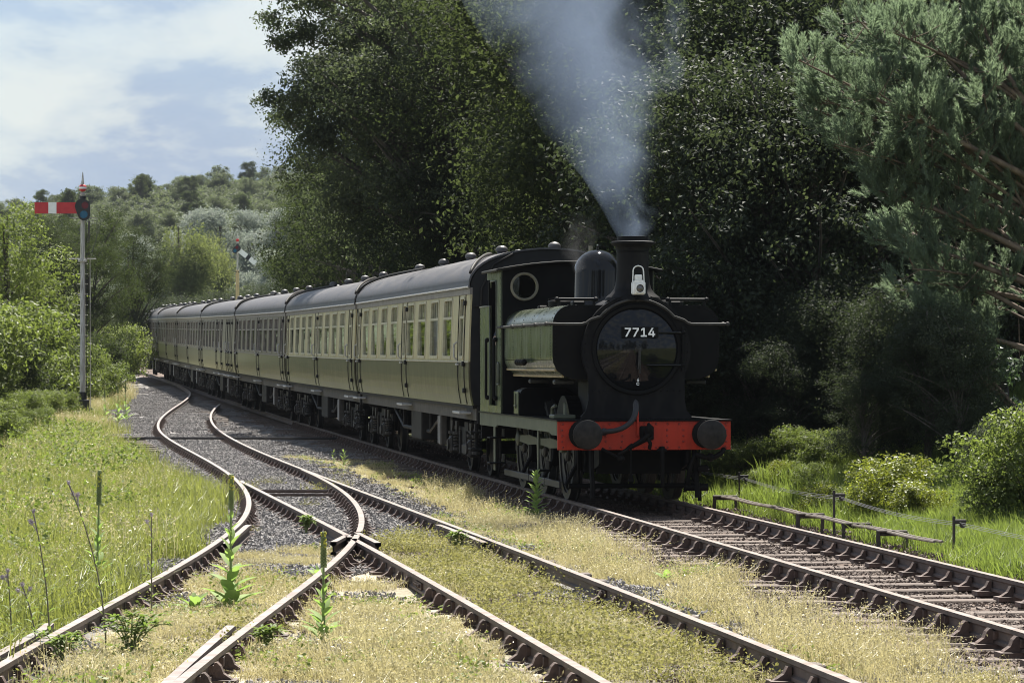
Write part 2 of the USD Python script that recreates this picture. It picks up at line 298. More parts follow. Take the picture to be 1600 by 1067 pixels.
def sweep_rail(f, y0, y1, step=.6, mb=None, dz=0.0, prof=PROF):
    n = max(3, int((y1-y0)/step)+1); y = np.linspace(y0, y1, n); x = f(y); z = zt(y)+dz
    t = np.stack([np.gradient(x, y), np.ones(n)], 1); t /= np.linalg.norm(t, axis=1, keepdims=True); nr = np.stack([t[:, 1], -t[:, 0]], 1)
    k = len(prof)
    v = np.stack([x[:, None]+nr[:, :1]*prof[None, :, 0], y[:, None]+nr[:, 1:]*prof[None, :, 0], z[:, None]+prof[None, :, 1]], -1).reshape(-1, 3)
    i, j = np.meshgrid(np.arange(n-1), np.arange(k), indexing='ij'); j2 = (j+1) % k
    fc = np.stack([i*k+j, (i+1)*k+j, (i+1)*k+j2, i*k+j2], -1).reshape(-1, 4)
    mb = mb or MB(); mb.add(v, fc)
    c = trimesh.creation.triangulate_polygon(Polygon(prof), engine='earcut')
    if len(c[0]) == k:
        mb.v.append(np.vstack([v[:k], v[-k:]])); tri = np.array(c[1]); mb.f.append(np.vstack([tri[:, ::-1], tri+k])+mb.n); mb.n += 2*k
    return mb
def frame_at(f, y):
    d = 0.05; s = float((f(y+d)-f(y-d))/(2*d)); t = np.array([s, 1, 0])/math.hypot(s, 1); return np.array([float(f(y)), y, float(zt(y))]), t, np.array([t[1], -t[0], 0])
def chair_mesh(o, t, n, side, rng):
    """cast chair under a rail: base, two jaws and a wooden key. n points to the outer side"""
    n = n*side; w = np.array([0, 0, 1.0]); mb = MB(); B = np.stack([n, t, w], 1); L = lambda v: np.asarray(v) @ B.T+o
    s = np.sign(np.linalg.det(B)); flip = lambda f: f if s > 0 else np.asarray(f)[:, ::-1]
    def pr(poly, a, b):
        m = MB().prism(poly, a, b, 'xy'); v, f = m.get(); v = v[:, [0, 2, 1]]; mb.add(L(v), flip(f[:, ::-1]))
    v = _BV*[.37, .20, .042]+[0.01, 0, -.168]; mb.add(L(v), flip(_BF))
    pr([(.030, -.15), (.165, -.15), (.150, -.135), (.105, -.105), (.085, -.055), (.060, -.030), (.042, -.034)], -.045, .045)
    pr([(-.022, -.15), (-.022, -.055), (-.048, -.055), (-.075, -.105), (-.13, -.14), (-.15, -.15)], -.04, .04)
    v = _BV*[.032, .16+.05*rng.random(), .062]+[.024, .02*rng.standard_normal(), -.082]; mb.add(L(v), flip(_BF))
    return mb
trk_rng = np.random.default_rng(5)
def rails(parent, f, y0, y1, phase=0.0, L=18.29, fish=True):
    y = y0
    while y < y1-.5:
        e = min(y1, y+L if y > y0 else y0+L-phase)
        put('rail', sweep_rail(f, y+.004, e-.004), 'rail_steel', parent)
        if fish and e < y1 and e < 90:
            mb = MB()
            for sd_ in (-1, 1):
                o, t, n = frame_at(f, e); R = np.stack([n, t, [0, 0, 1]], 1)
                mb.box(o+n*sd_*.022+np.array([0, 0, -.082]), (.018, .46, .062), R)
                for q in (-.17, -.06, .06, .17): mb.cyl(o+n*sd_*.03+t*q+[0, 0, -.08], o+n*sd_*.058+t*q+[0, 0, -.08], .017, n=6)
            put('fishplate', mb, 'rail_side', parent)
        y = e
def sleepers(parent, fl, fr, y0, y1, pitch, rng, extra=(.55, .55), top=-.189, chairs=True, chair_max=110, skip=None, mname='sleeper_wood'):
    for y in np.arange(y0, y1, pitch):
        y = y+rng.normal(0, .02); xl, xr = float(fl(y)), float(fr(y))
        if skip and skip(y): continue
        s = float((fl(y+.5)-fl(y-.5)+fr(y+.5)-fr(y-.5))/2); t = np.array([s, 1, 0])/math.hypot(s, 1); n = np.array([t[1], -t[0], 0])
        c = np.array([(xl+xr)/2+(extra[1]-extra[0])/2, y, float(zt(y))+top-.065+rng.normal(0, .006)])
        w = .25 if y < 64 else .26
        mb = MB().cbox((0, 0, 0), ((xr-xl)+extra[0]+extra[1]+rng.normal(0, .03), w+rng.normal(0, .01), .13), .012)
        v, f = mb.get(); ang = rng.normal(0, .012); c_, s_ = math.cos(ang), math.sin(ang); v = v @ np.array([[c_, s_, 0], [-s_, c_, 0], [0, 0, 1]]); v = v @ np.stack([n, t, [0, 0, 1]], 1).T + c
        slp = put('sleeper', (v, f), mname, parent)
        if chairs and y < chair_max:
            for ff, sd_ in ((fl, -1), (fr, 1)):
                yy = y if sd_ < 0 else y; o, tt, nn = frame_at(ff, yy)
                put('chair', chair_mesh(o, tt, nn, sd_, rng), 'chair_iron', slp)
tm_ = thing('railway_track', 'rusty brown running line that the train stands on', 'railway track')
for f, ph in ((main_l, 4.2), (main_r, 11.0)): rails(tm_, f, 17, 245, ph)
sleepers(tm_, main_l, main_r, 18, 132, .72, trk_rng, chair_max=100, mname='sleeper_brown')
ta_ = thing('railway_track', 'straight siding crossed by the curved rails, left of the train', 'railway track')
rails(ta_, rail_1, 56.0, 163, 3); rails(ta_, rail_2, 18.5, 122.5, 7); rails(ta_, rail_3, 37.7, 55.2, 8.4, fish=False); rails(ta_, rail_3, 18.5, 37.35, 6.0)
sleepers(ta_, lambda y: left_a(y), rail_2, 18.6, 30, .74, trk_rng)
sleepers(ta_, lambda y: left_a(y), rail_2, 57.5, 121, .74, trk_rng, chair_max=105, extra=(.6, .55))
tb_ = thing('railway_track', 'curved siding bending towards the lower left corner', 'railway track')
rails(tb_, rail_1, 18.5, 56.0, 4); rails(tb_, rail_2c, 38.9, 60.5, 5, fish=False); rails(tb_, rail_2c, 18.5, 38.25, 3)
sleepers(tb_, rail_1, rail_2c, 18.6, 33, .74, trk_rng)
sleepers(tb_, rail_1, rail_2, 33.2, 57.3, .74, trk_rng, chairs=True, extra=(.55, .6))      # long timbers under the points
for y in np.arange(31.6, 57, .74):                                                       # chairs of the inner rails of the points
    for f, sd_ in ((rail_3, 1), (rail_2c, -1)):
        if 36.6 < y < 40 : continue
        if y > 53.5: continue
        o, t, n = frame_at(f, y); put('chair', chair_mesh(o, t, n, sd_, trk_rng), 'chair_iron', tb_)
pbr('sleeper_side', (.05, .04, .034), (.12, .1, .085), scale=4, rough=.85)
# crossing nose, wing rails, check rails, stretcher bars
wing = lambda y: rail_2c(38.7)+(38.7-y)*.52
for f, a, b in ((lambda y: -1.97+(np.asarray(y)-36.7)*.05, 36.7, 38.1), (lambda y: -1.47-(np.asarray(y)-36.5)*.15, 36.5, 38.75)):
    put('wing_rail', sweep_rail(f, a, b, .2), 'rail_steel', tb_)
nose = MB().prism([(rail_3(36.4)-.03, 36.4), (rail_3(36.4)+.035, 36.4), (rail_3(38.6)+.02, 38.6), (rail_3(38.6)-.04, 38.6)], -.16, -.05, 'xy'); put('crossing_block', nose, 'rail_side', tb_)
put('check_rail', sweep_rail(lambda y: rail_1(y)+.125+np.clip(np.abs(y-38.3)-1.5, 0, 9)**2*.05, 36.2, 40.4, .3, dz=.008), 'rail_steel', tb_)
put('check_rail', sweep_rail(lambda y: rail_2c(y)-.078-.018*np.clip(y-20.5, 0, 9), 18.6, 25.2, .3, dz=-.012), 'rail_steel', tb_)
put('check_rail', sweep_rail(lambda y: rail_1(y)-.135-np.clip(y-24.0, 0, 9)**2*.03, 19.0, 25.2, .3, dz=.006), 'rail_steel', tb_)
put('check_rail', sweep_rail(lambda y: rail_2(y)-.13-np.clip(np.abs(y-38.5)-1.5, 0, 9)**2*.04, 36.6, 40.6, .3), 'rail_steel', ta_)
for y in (52.0, 53.4):
    mb = MB().tube([(float(rail_3(y))+.03, y, zt(y)-.10), (float(rail_2(y))-.03, y, zt(y)-.10)], .028, 6); put('stretcher_bar', mb, 'rail_side', tb_)
pbr('black_iron', (.018, .017, .017), (.04, .033, .03), scale=12, rough=.6)
for y, x0, x1, nm in ((84.5, -10.7, -4.35, 'grey-black rod laid across the siding near the far curve'),):
    mb = MB().tube([(x0, y, ground_h(x0, y)+.10), (x0+1.2, y, ground_h(x0+1.2, y)+.09), (x1, y+.6, ground_h(x1, y)+.11)], .035, 6)
    t_ = thing('point_rod', nm, 'rod'); put('rod', mb, 'black_iron', t_)
    put('end_block', MB().cbox((x0+.25, y, ground_h(x0, y)+.12), (.9, .3, .22), .02), 'sleeper_side', t_)
# a stack of old sleeper ends beside the far curve
st = thing('sleeper_stack', 'old sleepers lying side by side left of the far bend', 'sleeper stack')
for k in range(9):
    y = 75.2+k*1.35; x = float(rail_1(y))-1.05; put('sleeper', MB().cbox((x, y, ground_h(x, y)+.05), (1.15, .30, .14), .015), 'sleeper_wood', st)

# ------------------------------------------------------------------ loose ballast and grasses (scattered patches)
rs = np.random.default_rng(11)
def stones(n, rmax, s0, s1, rng):
    mb = MB()
    for k in range(n):
        p = rng.normal(size=(7, 3)); p /= np.linalg.norm(p, axis=1, keepdims=True); p *= rng.uniform(.7, 1.1, (7, 1))*np.array([1, .8, .6])
        h = trimesh.convex.convex_hull(p); r = rng.uniform(s0, s1); a, d = rng.uniform(0, 6.28), rmax*math.sqrt(rng.random())
        Rz = trimesh.transformations.random_rotation_matrix(rng.random(3))[:3, :3]
        mb.add(h.vertices @ Rz.T*r+[d*math.cos(a), d*math.sin(a), r*.3], h.faces)
    return mb
def blades(n, rmax, h0, h1, w, lean, rng, heads=0.0, head=.02):
    a = rng.uniform(0, 6.28, n); d = rmax*np.sqrt(rng.random(n)); base = np.stack([d*np.cos(a), d*np.sin(a), np.full(n, -.01)], 1)
    h = rng.uniform(h0, h1, n); dirn = rng.uniform(0, 6.28, n); dv = np.stack([np.cos(dirn), np.sin(dirn), 0*dirn], 1); ln = np.abs(rng.normal(0, lean, n)); wv = np.stack([-np.sin(dirn+.6), np.cos(dirn+.6), 0*dirn], 1)*w
    mid = base+dv*(h*ln*.35)[:, None]+np.array([0, 0, 1])*(h*.58)[:, None]; tip = base+dv*(h*ln)[:, None]+np.array([0, 0, 1])*(h*(1-.3*np.minimum(ln, 1)))[:, None]
    v = np.stack([base-wv, base+wv, mid+wv*.8, mid-wv*.8, tip], 1).reshape(-1, 3); o = np.arange(n)[:, None]*5
    f = np.concatenate([o+[0, 1, 2], o+[0, 2, 3], o+[3, 2, 4]], 0)
    mb = MB().add(v, f)
    k = int(n*heads)
    if k:
        for q in range(4):
            p = mid[:k]+(tip[:k]-mid[:k])*(.4+.2*q); r = rng.normal(size=(k, 3)); r /= np.linalg.norm(r, axis=1, keepdims=True); s = rng.normal(size=(k, 3)); s = s-r*(r*s).sum(1, keepdims=True); s /= np.linalg.norm(s, axis=1, keepdims=True)
            hs = head*rng.uniform(.5, 1.2, (k, 1)); v = np.stack([p-r*hs*.2, p+r*hs*.4+s*hs*.25, p+r*hs, p+r*hs*.4-s*hs*.25], 1).reshape(-1, 3); mb.add(v, np.arange(k)[:, None]*4+np.array([[0, 1, 2, 3]]))
    return mb
def herbs(n, rmax, h0, h1, leaf, rng, per=14):
    """low branching weeds: thin stems set with small leaves"""
    mb = blades(n, rmax, h0, h1, .003, .5, rng)
    a = rng.uniform(0, 6.28, n); d = rmax*np.sqrt(rng.random(n)); h = rng.uniform(h0, h1, n)
    t = np.tile(np.linspace(.1, 1, per), (n, 1)); p = np.stack([(d*np.cos(a))[:, None]+rng.normal(0, .03, t.shape), (d*np.sin(a))[:, None]+rng.normal(0, .03, t.shape), t*h[:, None]], -1).reshape(-1, 3); k = len(p)
    r = rng.normal(size=(k, 3)); r[:, 2] = np.abs(r[:, 2])*.5; r /= np.linalg.norm(r, axis=1, keepdims=True); s = rng.normal(size=(k, 3)); s = s-r*(r*s).sum(1, keepdims=True); s /= np.linalg.norm(s, axis=1, keepdims=True)
    hs = leaf*rng.uniform(.5, 1.3, (k, 1)); v = np.stack([p, p+r*hs*.5+s*hs*.3, p+r*hs, p+r*hs*.5-s*hs*.3], 1).reshape(-1, 3)
    return mb.add(v, np.arange(k)[:, None]*4+np.array([[0, 1, 2, 3]]))
def scatter(name, label, cat, protos, material, pts, smin=.8, smax=1.25, rng=rs, scl=None, tilt=.06):
    """one thing nobody could count: patches of it set all over its ground"""
    pi = UsdGeom.PointInstancer.Define(stage, '/World/'+numbered('/World', name)); paths = []
    for mb in protos:
        paths.append(put('tuft', mb, material, pi).GetPath())
    n = len(pts); pi.CreatePrototypesRel().SetTargets(paths)
    pi.CreateProtoIndicesAttr(Vt.IntArray.FromNumpy(rng.integers(0, len(protos), n).astype(np.int32)))
    pi.CreatePositionsAttr(Vt.Vec3fArray.FromNumpy(np.asarray(pts, np.float32)))
    a = rng.uniform(0, 6.28, n)/2
    pi.CreateOrientationsAttr(Vt.QuathArray([Gf.Quath(float(math.cos(x)), 0, 0, float(math.sin(x))) for x in a]))
    s = rng.uniform(smin, smax, n); s = s if scl is None else s*scl
    pi.CreateScalesAttr(Vt.Vec3fArray.FromNumpy(np.stack([s, s, s*rng.uniform(.85, 1.15, n)], 1).astype(np.float32)))
    return tag(pi.GetPrim(), label, cat, kind='stuff')
def cells(x0, x1, y0, y1, step, zset, rng=rs, keep=1.0, edge=.156, clear=0.0):
    x, y = np.meshgrid(np.arange(x0, x1, step), np.arange(y0, y1, step)); x = (x+rng.uniform(-.6, .6, x.shape)*step).ravel(); y = (y+rng.uniform(-.6, .6, y.shape)*step).ravel()
    k = np.isin(zone(x, y), zset) & (np.abs(x) < edge*y+2.5) & (rng.random(x.shape) < keep)
    if clear:
        near = np.minimum.reduce([np.abs(x-rail_1(y)), np.abs(x-rail_2(y)), np.abs(x-left_a(y))+np.where(y < 40, 0, 9)*0, np.where(y < 58, np.abs(x-rail_2c(y)), 9), np.where(y < 56, np.abs(x-rail_3(y)), 9)])
        k &= near > clear
    x, y = x[k], y[k]
    return np.stack([x, y, ground_h(x, y)], 1)
def stonemat(name, a, b, c):
    mat(name, {'g': ('geometry', {}), 'oi': ('object_info', {}), 'n': ('noise_texture', {'scale': .5, 'detail': 3.0}), 'm': ('mix_float', {'fac': .35}), 'r': ('rgb_ramp', {'ramp': [(0, a), (.5, b), (.92, c), (1, c)]}), 'p': ('principled_bsdf', {'roughness': .8, 'specular_ior_level': .35})},
        [('g.random_per_island', 'm.a'), ('g.position', 'n.vector'), ('n.fac', 'm.b'), ('m.result', 'r.fac'), ('r.color', 'p.base_color')], 'p.BSDF')
stonemat('ballast_grey', (.13, .122, .118), (.27, .255, .245), (.50, .485, .475)); stonemat('ballast_brown', (.085, .062, .050), (.175, .135, .110), (.32, .27, .235))
p1 = np.vstack([cells(-7, 3, 22.7, 50, .55, [1]), cells(-14, -1, 50, 90, .46, [1]), cells(-24, -5, 90, 165, .75, [1])])
scatter('ballast_stones', 'loose grey ballast between and beside the siding rails', 'ballast', [stones(190, .55, .018, .042, rs) for _ in range(3)], 'ballast_grey', p1, .85, 1.2)
p0 = np.vstack([cells(-2, 8, 20, 58, .55, [0]), cells(-14, 2, 58, 110, 1.0, [0])])
scatter('ballast_stones', 'rusty brown ballast in the bed of the running line', 'ballast', [stones(130, .55, .014, .034, rs) for _ in range(3)], 'ballast_brown', p0, .8, 1.15)
leafmat('grass_green', (.14, .16, .05), (.30, .29, .14), (1.8, 1.8, 1.1), tw=.46, big=.3)
leafmat('grass_lush', (.10, .135, .04), (.19, .22, .075), (2.0, 2.0, 1.1), tw=.48, big=.25)
leafmat('grass_dry', (.37, .33, .19), (.63, .585, .41), (1.2, 1.2, 1.0), tw=.4, big=.3)
leafmat('weed_fresh', (.12, .15, .05), (.25, .28, .12), (1.7, 1.8, 1.0), tw=.42, rough=.55, spec=.25)
leafmat('weed_leaf', (.185, .18, .075), (.50, .46, .29), (1.45, 1.45, 1.0), tw=.4, rough=.6, spec=.15)
pg = np.vstack([cells(-13, -2, 18, 62, .42, [4], clear=.55), cells(-24, -4, 62, 135, .75, [4], clear=.7)])
pgs = cells(-6, -2, 18, 62, .3, [4], clear=.22, edge=.17); pgs = pgs[pgs[:, 0] > rail_1(pgs[:, 1])-1.3]
scatter('grass', 'tall bright green meadow grass left of the tracks', 'grass', [blades(260, .5, .12, .42, .0042, .55, rs, .25, .022) for _ in range(4)], 'grass_green', pg, .8, 1.3)
scatter('grass', 'short green grass along the outer side of the curved siding rail', 'grass', [blades(160, .24, .04, .16, .0035, .7, rs, .2, .018) for _ in range(3)], 'grass_green', pgs, .8, 1.3)
pgd = cells(-13, -3, 20, 100, 1.3, [4], clear=.9, keep=.55)
scatter('dry_grass', 'pale seeding grass stems standing in the green meadow at the left', 'dry grass', [blades(60, .6, .30, .55, .0028, .5, rs, .9, .03) for _ in range(3)], 'grass_dry', pgd, .8, 1.3)
pn = cells(-16, -4, 24, 105, .8, [4], clear=1.6, keep=.8); pn = pn[(vn(pn[:, 0], pn[:, 1], .35, 21) > .46) | (pn[:, 0] < rail_1(pn[:, 1])-5.5)]
leafmat('weed_green', (.11, .145, .04), (.24, .27, .11), (1.8, 1.9, 1.0), tw=.42, rough=.55, spec=.3)
scatter('weeds', 'rough green weeds and nettles growing through the meadow at the left', 'weeds', [herbs(16, .42, .22, .52, .055, rs, 18) for _ in range(4)], 'weed_green', pn, .7, 1.3)
pr_ = np.vstack([cells(2, 12, 26, 60, .36, [5]), cells(-2, 12, 60, 80, .6, [5])])
scatter('grass', 'lush green grass on the bank right of the running line', 'grass', [blades(300, .45, .14, .40, .0042, .45, rs) for _ in range(4)], 'grass_lush', pr_, .75, 1.3)
pd = np.vstack([cells(-5, 5, 18, 50, .25, [2], clear=.30), cells(-6, 3, 50, 76, .36, [2], clear=.3)])
kk = vn(pd[:, 0], pd[:, 1], .9, 31)*.6+vn(pd[:, 0], pd[:, 1], 2.3, 32)*.4; pdb = pd[kk < .475]; pdg = pd[(kk > .56) & (rs.random(len(pd)) < .35)]; pd = pd[kk > .44]
pdt = np.vstack([cells(-1, 5, 20, 76, .5, [2], clear=.75, keep=.6), cells(-5, 3, 20, 34, .9, [2], clear=.55, keep=.4)])
scatter('dry_grass', 'straw-coloured dry grass between the rails and beside the running line', 'dry grass', [blades(240, .27, .03, .12, .0024, .9, rs, .5, .014) for _ in range(4)], 'grass_dry', pd, .75, 1.25)
scatter('weeds', 'small fresh green weeds dotted through the dry grass', 'weeds', [herbs(9, .25, .05, .18, .036, rs, 12) for _ in range(3)], 'weed_fresh', pdg, .7, 1.2)
scatter('ballast_stones', 'thin gravel showing in the bare patches between dry grass', 'gravel', [stones(60, .3, .010, .028, rs) for _ in range(3)], 'ballast_grey', pdb, .8, 1.2)
scatter('dry_grass', 'taller tufts of straw-coloured grass in the strip beside the running line', 'dry grass', [blades(200, .36, .12, .34, .0022, .6, rs, .7, .02) for _ in range(4)], 'grass_dry', pdt, .7, 1.2)
pd2 = cells(-24, -8, 92, 150, .9, [4], keep=.5); pd2 = pd2[pd2[:, 0] > rail_1(pd2[:, 1])-6.5]
scatter('dry_grass', 'pale yellow grass strip beside the far bend of the track', 'dry grass', [blades(200, .6, .25, .6, .006, .5, rs, .5, .04) for _ in range(2)], 'grass_dry', pd2)
pw = np.vstack([cells(-3, 4, 18, 42, .30, [3], clear=.2), cells(-5, 5, 18, 45, .8, [2], keep=.45), cells(-5, 5, 36, 60, 1.3, [1], keep=.25)])
kw = vn(pw[:, 0], pw[:, 1], 1.1, 41)*.6+vn(pw[:, 0], pw[:, 1], 2.6, 42)*.4; pwb = pw[kw < .44]; pwd = pw[kw > .60]; pw = pw[(kw > .40)]
scatter('ballast_stones', 'gravel and cinders showing between the weeds of the siding', 'gravel', [stones(80, .3, .010, .03, rs) for _ in range(3)], 'ballast_brown', pwb, .8, 1.2)
scatter('dry_grass', 'withered grass mixed into the weeds of the siding', 'dry grass', [blades(150, .27, .04, .16, .0026, .9, rs, .5, .014) for _ in range(3)], 'grass_dry', pwd, .8, 1.2)
scatter('weeds', 'low green and yellow weeds between the siding rails', 'weeds', [herbs(24, .26, .03, .17, .024, rs) for _ in range(4)], 'weed_leaf', pw, .7, 1.35)
# ------------------------------------------------------------------ the locomotive (local: x ahead, y to its left, z up; x = 0 at the buffer beam)
pbr('loco_black', (.0032, .0032, .0036), (.007, .0068, .0068), scale=3, rough=.46, spec=.09, rvar=.08)
pbr('loco_gloss', (.003, .003, .0034), (.006, .006, .0064), scale=2, rough=.06, spec=.22, coat=.16)
pbr('smokebox_black', (.0042, .0042, .0050), (.015, .0135, .0125), scale=5, rough=.6, spec=.12, bump=.12, bscale=9, lo=.42, hi=.75, stretch=(1, 1, .4))
pbr('loco_green', (.034, .043, .023), (.058, .067, .038), scale=5, rough=.25, spec=.6, stretch=(1, 1, .35), bump=.05, bscale=3, rvar=.08)
pbr('valance_green', (.040, .045, .028), (.070, .075, .048), scale=6, rough=.45, spec=.4)
pbr('beam_red', (.36, .026, .010), (.20, .022, .012), scale=7, rough=.48, spec=.3, stretch=(1, 1, .5), lo=.5, hi=.78)
pbr('oily_black', (.0024, .0022, .0022), (.0065, .0055, .005), scale=9, rough=.6, spec=.10)
pbr('wheel_grey', (.014, .0135, .013), (.032, .030, .027), scale=9, rough=.5, spec=.35)
pbr('bright_steel', (.30, .29, .28), (.45, .43, .41), scale=9, rough=.3, metal=.9)
pbr('buffer_steel', (.009, .008, .0075), (.024, .021, .018), scale=11, rough=.5, spec=.2)
pbr('brass_rim', (.13, .115, .08), (.20, .18, .13), scale=8, rough=.4, metal=.3)
pbr('bolt_red', (.16, .014, .008), (.24, .02, .010), scale=12, rough=.5)
pbr('plate_white', (.82, .82, .80), rough=.5)
pbr('lamp_white', (.78, .77, .74), (.66, .64, .60), scale=14, rough=.45)
pbr('tank_lining', (.40, .33, .17), (.30, .22, .12), scale=9, rough=.5)
pbr('handrail_steel', (.025, .024, .022), (.055, .052, .048), scale=10, rough=.62, spec=.15)
pbr('hose_black', (.012, .012, .013), rough=.55, spec=.4)
mat('lens_glass', {'p': ('principled_bsdf', {'base_color': (.05, .045, .04), 'roughness': .12, 'specular_ior_level': .7, 'coat_weight': .5})}, [], 'p.BSDF')
mat('window_glass', {'f': ('fresnel', {'IOR': 1.5}), 't': ('transparent_bsdf', {'color': (.80, .86, .82)}), 'g': ('glossy_bsdf', {'color': (.95, 1, .97), 'roughness': .02}), 'm': ('mix_closure', {})},
    [('f.fac', 'm.fac'), ('t.BSDF', 'm.closure1'), ('g.BSDF', 'm.closure2')], 'm.closure')

LOCO_Y = 46.35
HEAD = math.atan2(-.99, .139)
loco = thing('tank_locomotive', 'black pannier tank steam locomotive with red buffer beam numbered 7714', 'steam locomotive', (1.845, LOCO_Y, float(zt(LOCO_Y))-.01), math.degrees(HEAD))
P = lambda name, mesh, m, smooth=35, parent=None, label=None: put(name, mesh, m, parent or loco, smooth, label)
def local(px, py, ahead=0.0):
    """front-plane measurements (metres) from the photograph's proportions"""
    s = FOCAL_PX/(LOCO_Y-ahead); return ((px-1007)/112.2, (787.7-py)/112.2)
ZF = 1.165
# buffer beam with its bolts
bb = P('buffer_beam', MB().cbox((-.02, 0, .965), (.04, 2.45, .40), .006), 'beam_red')
rv = MB()
for y in np.linspace(-1.15, 1.15, 15):
    if abs(abs(y)-.87) > .22: rv.dome((0, y, 1.125), .017, (1, 0, 0), 7, .010); rv.dome((0, y, .80), .017, (1, 0, 0), 7, .010)
for y in (-1.16, 1.16, -.55, .55, -.32, .32):
    for z in (.88, .96, 1.04): rv.dome((0, y, z), .017, (1, 0, 0), 7, .010)
put('bolts', rv, 'bolt_red', bb, True)
put('edge_trim', MB().bx(-.05, .03, -1.235, 1.235, 1.166, 1.180), 'oily_black', bb)
for s in (-1, 1):
    b = P('buffer', MB().lathe([(.20, 0), (.20, .03), (.135, .06), (.12, .26), (.125, .28), (.08, .285), (.08, .40)], (0, s*.87, .985), (1, 0, 0), 20), 'oily_black')
    put('buffer_head', MB().lathe([(.06, .385), (.19, .40), (.205, .412), (.206, .43), (.19, .447), (.10, .462), (1e-6, .468)], (0, s*.87, .985), (1, 0, 0), 36), 'buffer_steel', b, 40)
# footplate, valances, frames
P('footplate', MB().bx(-8.42, .0, -1.24, 1.24, ZF+.002, ZF+.020), 'loco_black', False)
for s in (-1, 1):
    v = MB().prism(rounded([(-8.3, ZF), (-.06, ZF), (-.06, ZF-.20), (-.55, ZF-.20), (-.75, ZF-.165), (-6.2, ZF-.165), (-6.35, ZF-.2), (-8.3, ZF-.2)], .01), -.012, .012, 'xz')
    va = P('valance', (v.get()[0]+[0, s*1.215, 0], v.get()[1]), 'valance_green', False)
    bk = MB()
    for x in (-1.1, -1.9, -2.9, -3.9, -4.9, -5.7): bk.cbox((x, s*1.19, ZF-.07), (.07, .05, .14), .01)
    put('bracket', bk, 'oily_black', va)
    P('main_frame', MB().prism(rounded([(-8.35, .55), (-8.35, ZF-.002), (-.05, ZF-.002), (-.05, .55), (-.9, .42), (-7.3, .42)], .05), s*.62-.015, s*.62+.015, 'xz').get(), 'oily_black', False)
for q_ in ((-.5, -.46, -.60, .60, .42, ZF-.01), (-2.7, -2.6, -.60, .60, .4, 1.1), (-5.2, -5.1, -.6, .6, .4, 1.1), (-8.36, -8.3, -1.2, 1.2, .75, ZF-.003)): P('frame_stretcher', MB().bx(*q_), 'oily_black', False)
P('ashpan', MB().bx(-6.0, -4.9, -.58, .58, .30, 1.1), 'oily_black', False)
P('cylinder_block', MB().bx(-1.45, -.55, -.58, .58, .48, 1.1), 'oily_black', False)
AX = (-1.85, -4.06, -6.27); WR = .705; CR = .30; TH = math.radians(18)
pin = np.array([math.cos(TH)*CR, 0, math.sin(TH)*CR])
for k, ax in enumerate(AX):
    P('axle', MB().cyl((ax, -.66, WR), (ax, .66, WR), .09, n=12), 'oily_black')
    for s in (-1, 1):
        c = np.array([ax, s*.745, WR])
        m = MB()
        for q in range(16):
            a = q*math.tau/16; d = np.array([math.cos(a), 0, math.sin(a)]); R = np.stack([np.cross([0, 1, 0], d), [0, 1, 0], d], 1)
            m.box(c+d*.36, (.045, .05, .54), R)
        m.lathe([(.13, -.075), (.15, -.06), (.15, .06), (.12, .085)], c, (0, s, 0), 18); m.lathe([(.57, -.04), (.62, -.05), (.62, .05), (.57, .04), (.57, -.04)], c, (0, s, 0), 40)
        bw = [(math.cos(t)*r_, math.sin(t)*r_) for r_, ts in ((.61, np.linspace(2.5, 4.2, 12)), (.40, np.linspace(4.2, 2.5, 12))) for t in ts+TH-.2]
        v, f = MB().prism(bw, -.045, .045, 'xz').get(); m.add(v+c, f)
        w = P('driving_wheel', m, 'wheel_grey')
        put('tyre', MB().lathe([(.60, -.068), (.735, -.068), (.735, -.038), (.712, -.03), (.703, .068), (.60, .068), (.60, -.068)], c, (0, s, 0), 48), 'wheel_grey', w, 30)
for s in (-1, 1):
    ro = MB()
    for a, b in ((AX[0], AX[1]), (AX[1], AX[2])):
        p0 = np.array([a, 0, WR])+pin; p1 = np.array([b, 0, WR])+pin; L = abs(b-a)
        pf = [(p1[0]-.0, p1[2]-.055), (p1[0]+.25, p1[2]-.05), ((p0[0]+p1[0])/2, p0[2]-.075), (p0[0]-.25, p0[2]-.05), (p0[0], p0[2]-.055), (p0[0], p0[2]+.055), (p0[0]-.25, p0[2]+.05), ((p0[0]+p1[0])/2, p0[2]+.075), (p1[0]+.25, p1[2]+.05), (p1[0], p1[2]+.055)]
        v, f = MB().prism(pf, -.02, .02, 'xz').get(); ro.add(v+[0, s*.90, 0], f)
    for ax in AX:
        q = np.array([ax, s*.90, WR])+pin; ro.lathe([(.10, -.045), (.115, -.03), (.115, .03), (.10, .045), (.05, .06)], q, (0, s, 0), 16)
    P('coupling_rod', ro, 'valance_green')
    br = MB()
    for a, b in ((-1.2, -2.6), (-2.66, -4.2), (-4.26, -6.9)): br.cbox(((a+b)/2, s*1.0, .24), (abs(a-b), .035, .10), .008)
    P('brake_rod', br, 'wheel_grey')
    for ax in AX:
        hx = ax+.82; P('brake_hanger', MB().tube([(hx, s*.75, .95), (hx-.03, s*.78, .55), (hx+.02, s*.95, .24)], .03, 6).cbox((hx-.07, s*.75, .62), (.09, .09, .36), .02), 'oily_black')
    P('guard_iron', MB().tube([(-.12, s*.73, .98), (-.10, s*.73, .5), (.03, s*.74, .33), (.03, s*.74, .10)], .035, 6), 'oily_black')
    # cab and running-plate steps
    for x, zs in ((-2.05, (.42,)), (-6.75, (.79, .39))):
        P('step', MB().cbox((x, s*1.19, .72), (.11, .022, .78), .008) if len(zs) == 1 else MB().cbox((x, s*1.19, .70), (.20, .022, .86), .008), 'valance_green')
        for z in zs: P('step_plate', MB().cbox((x+.02, s*1.17, z), (.34, .26, .028), .008).cbox((x+.02, s*1.05, z+.07), (.34, .02, .14), .005), 'oily_black')
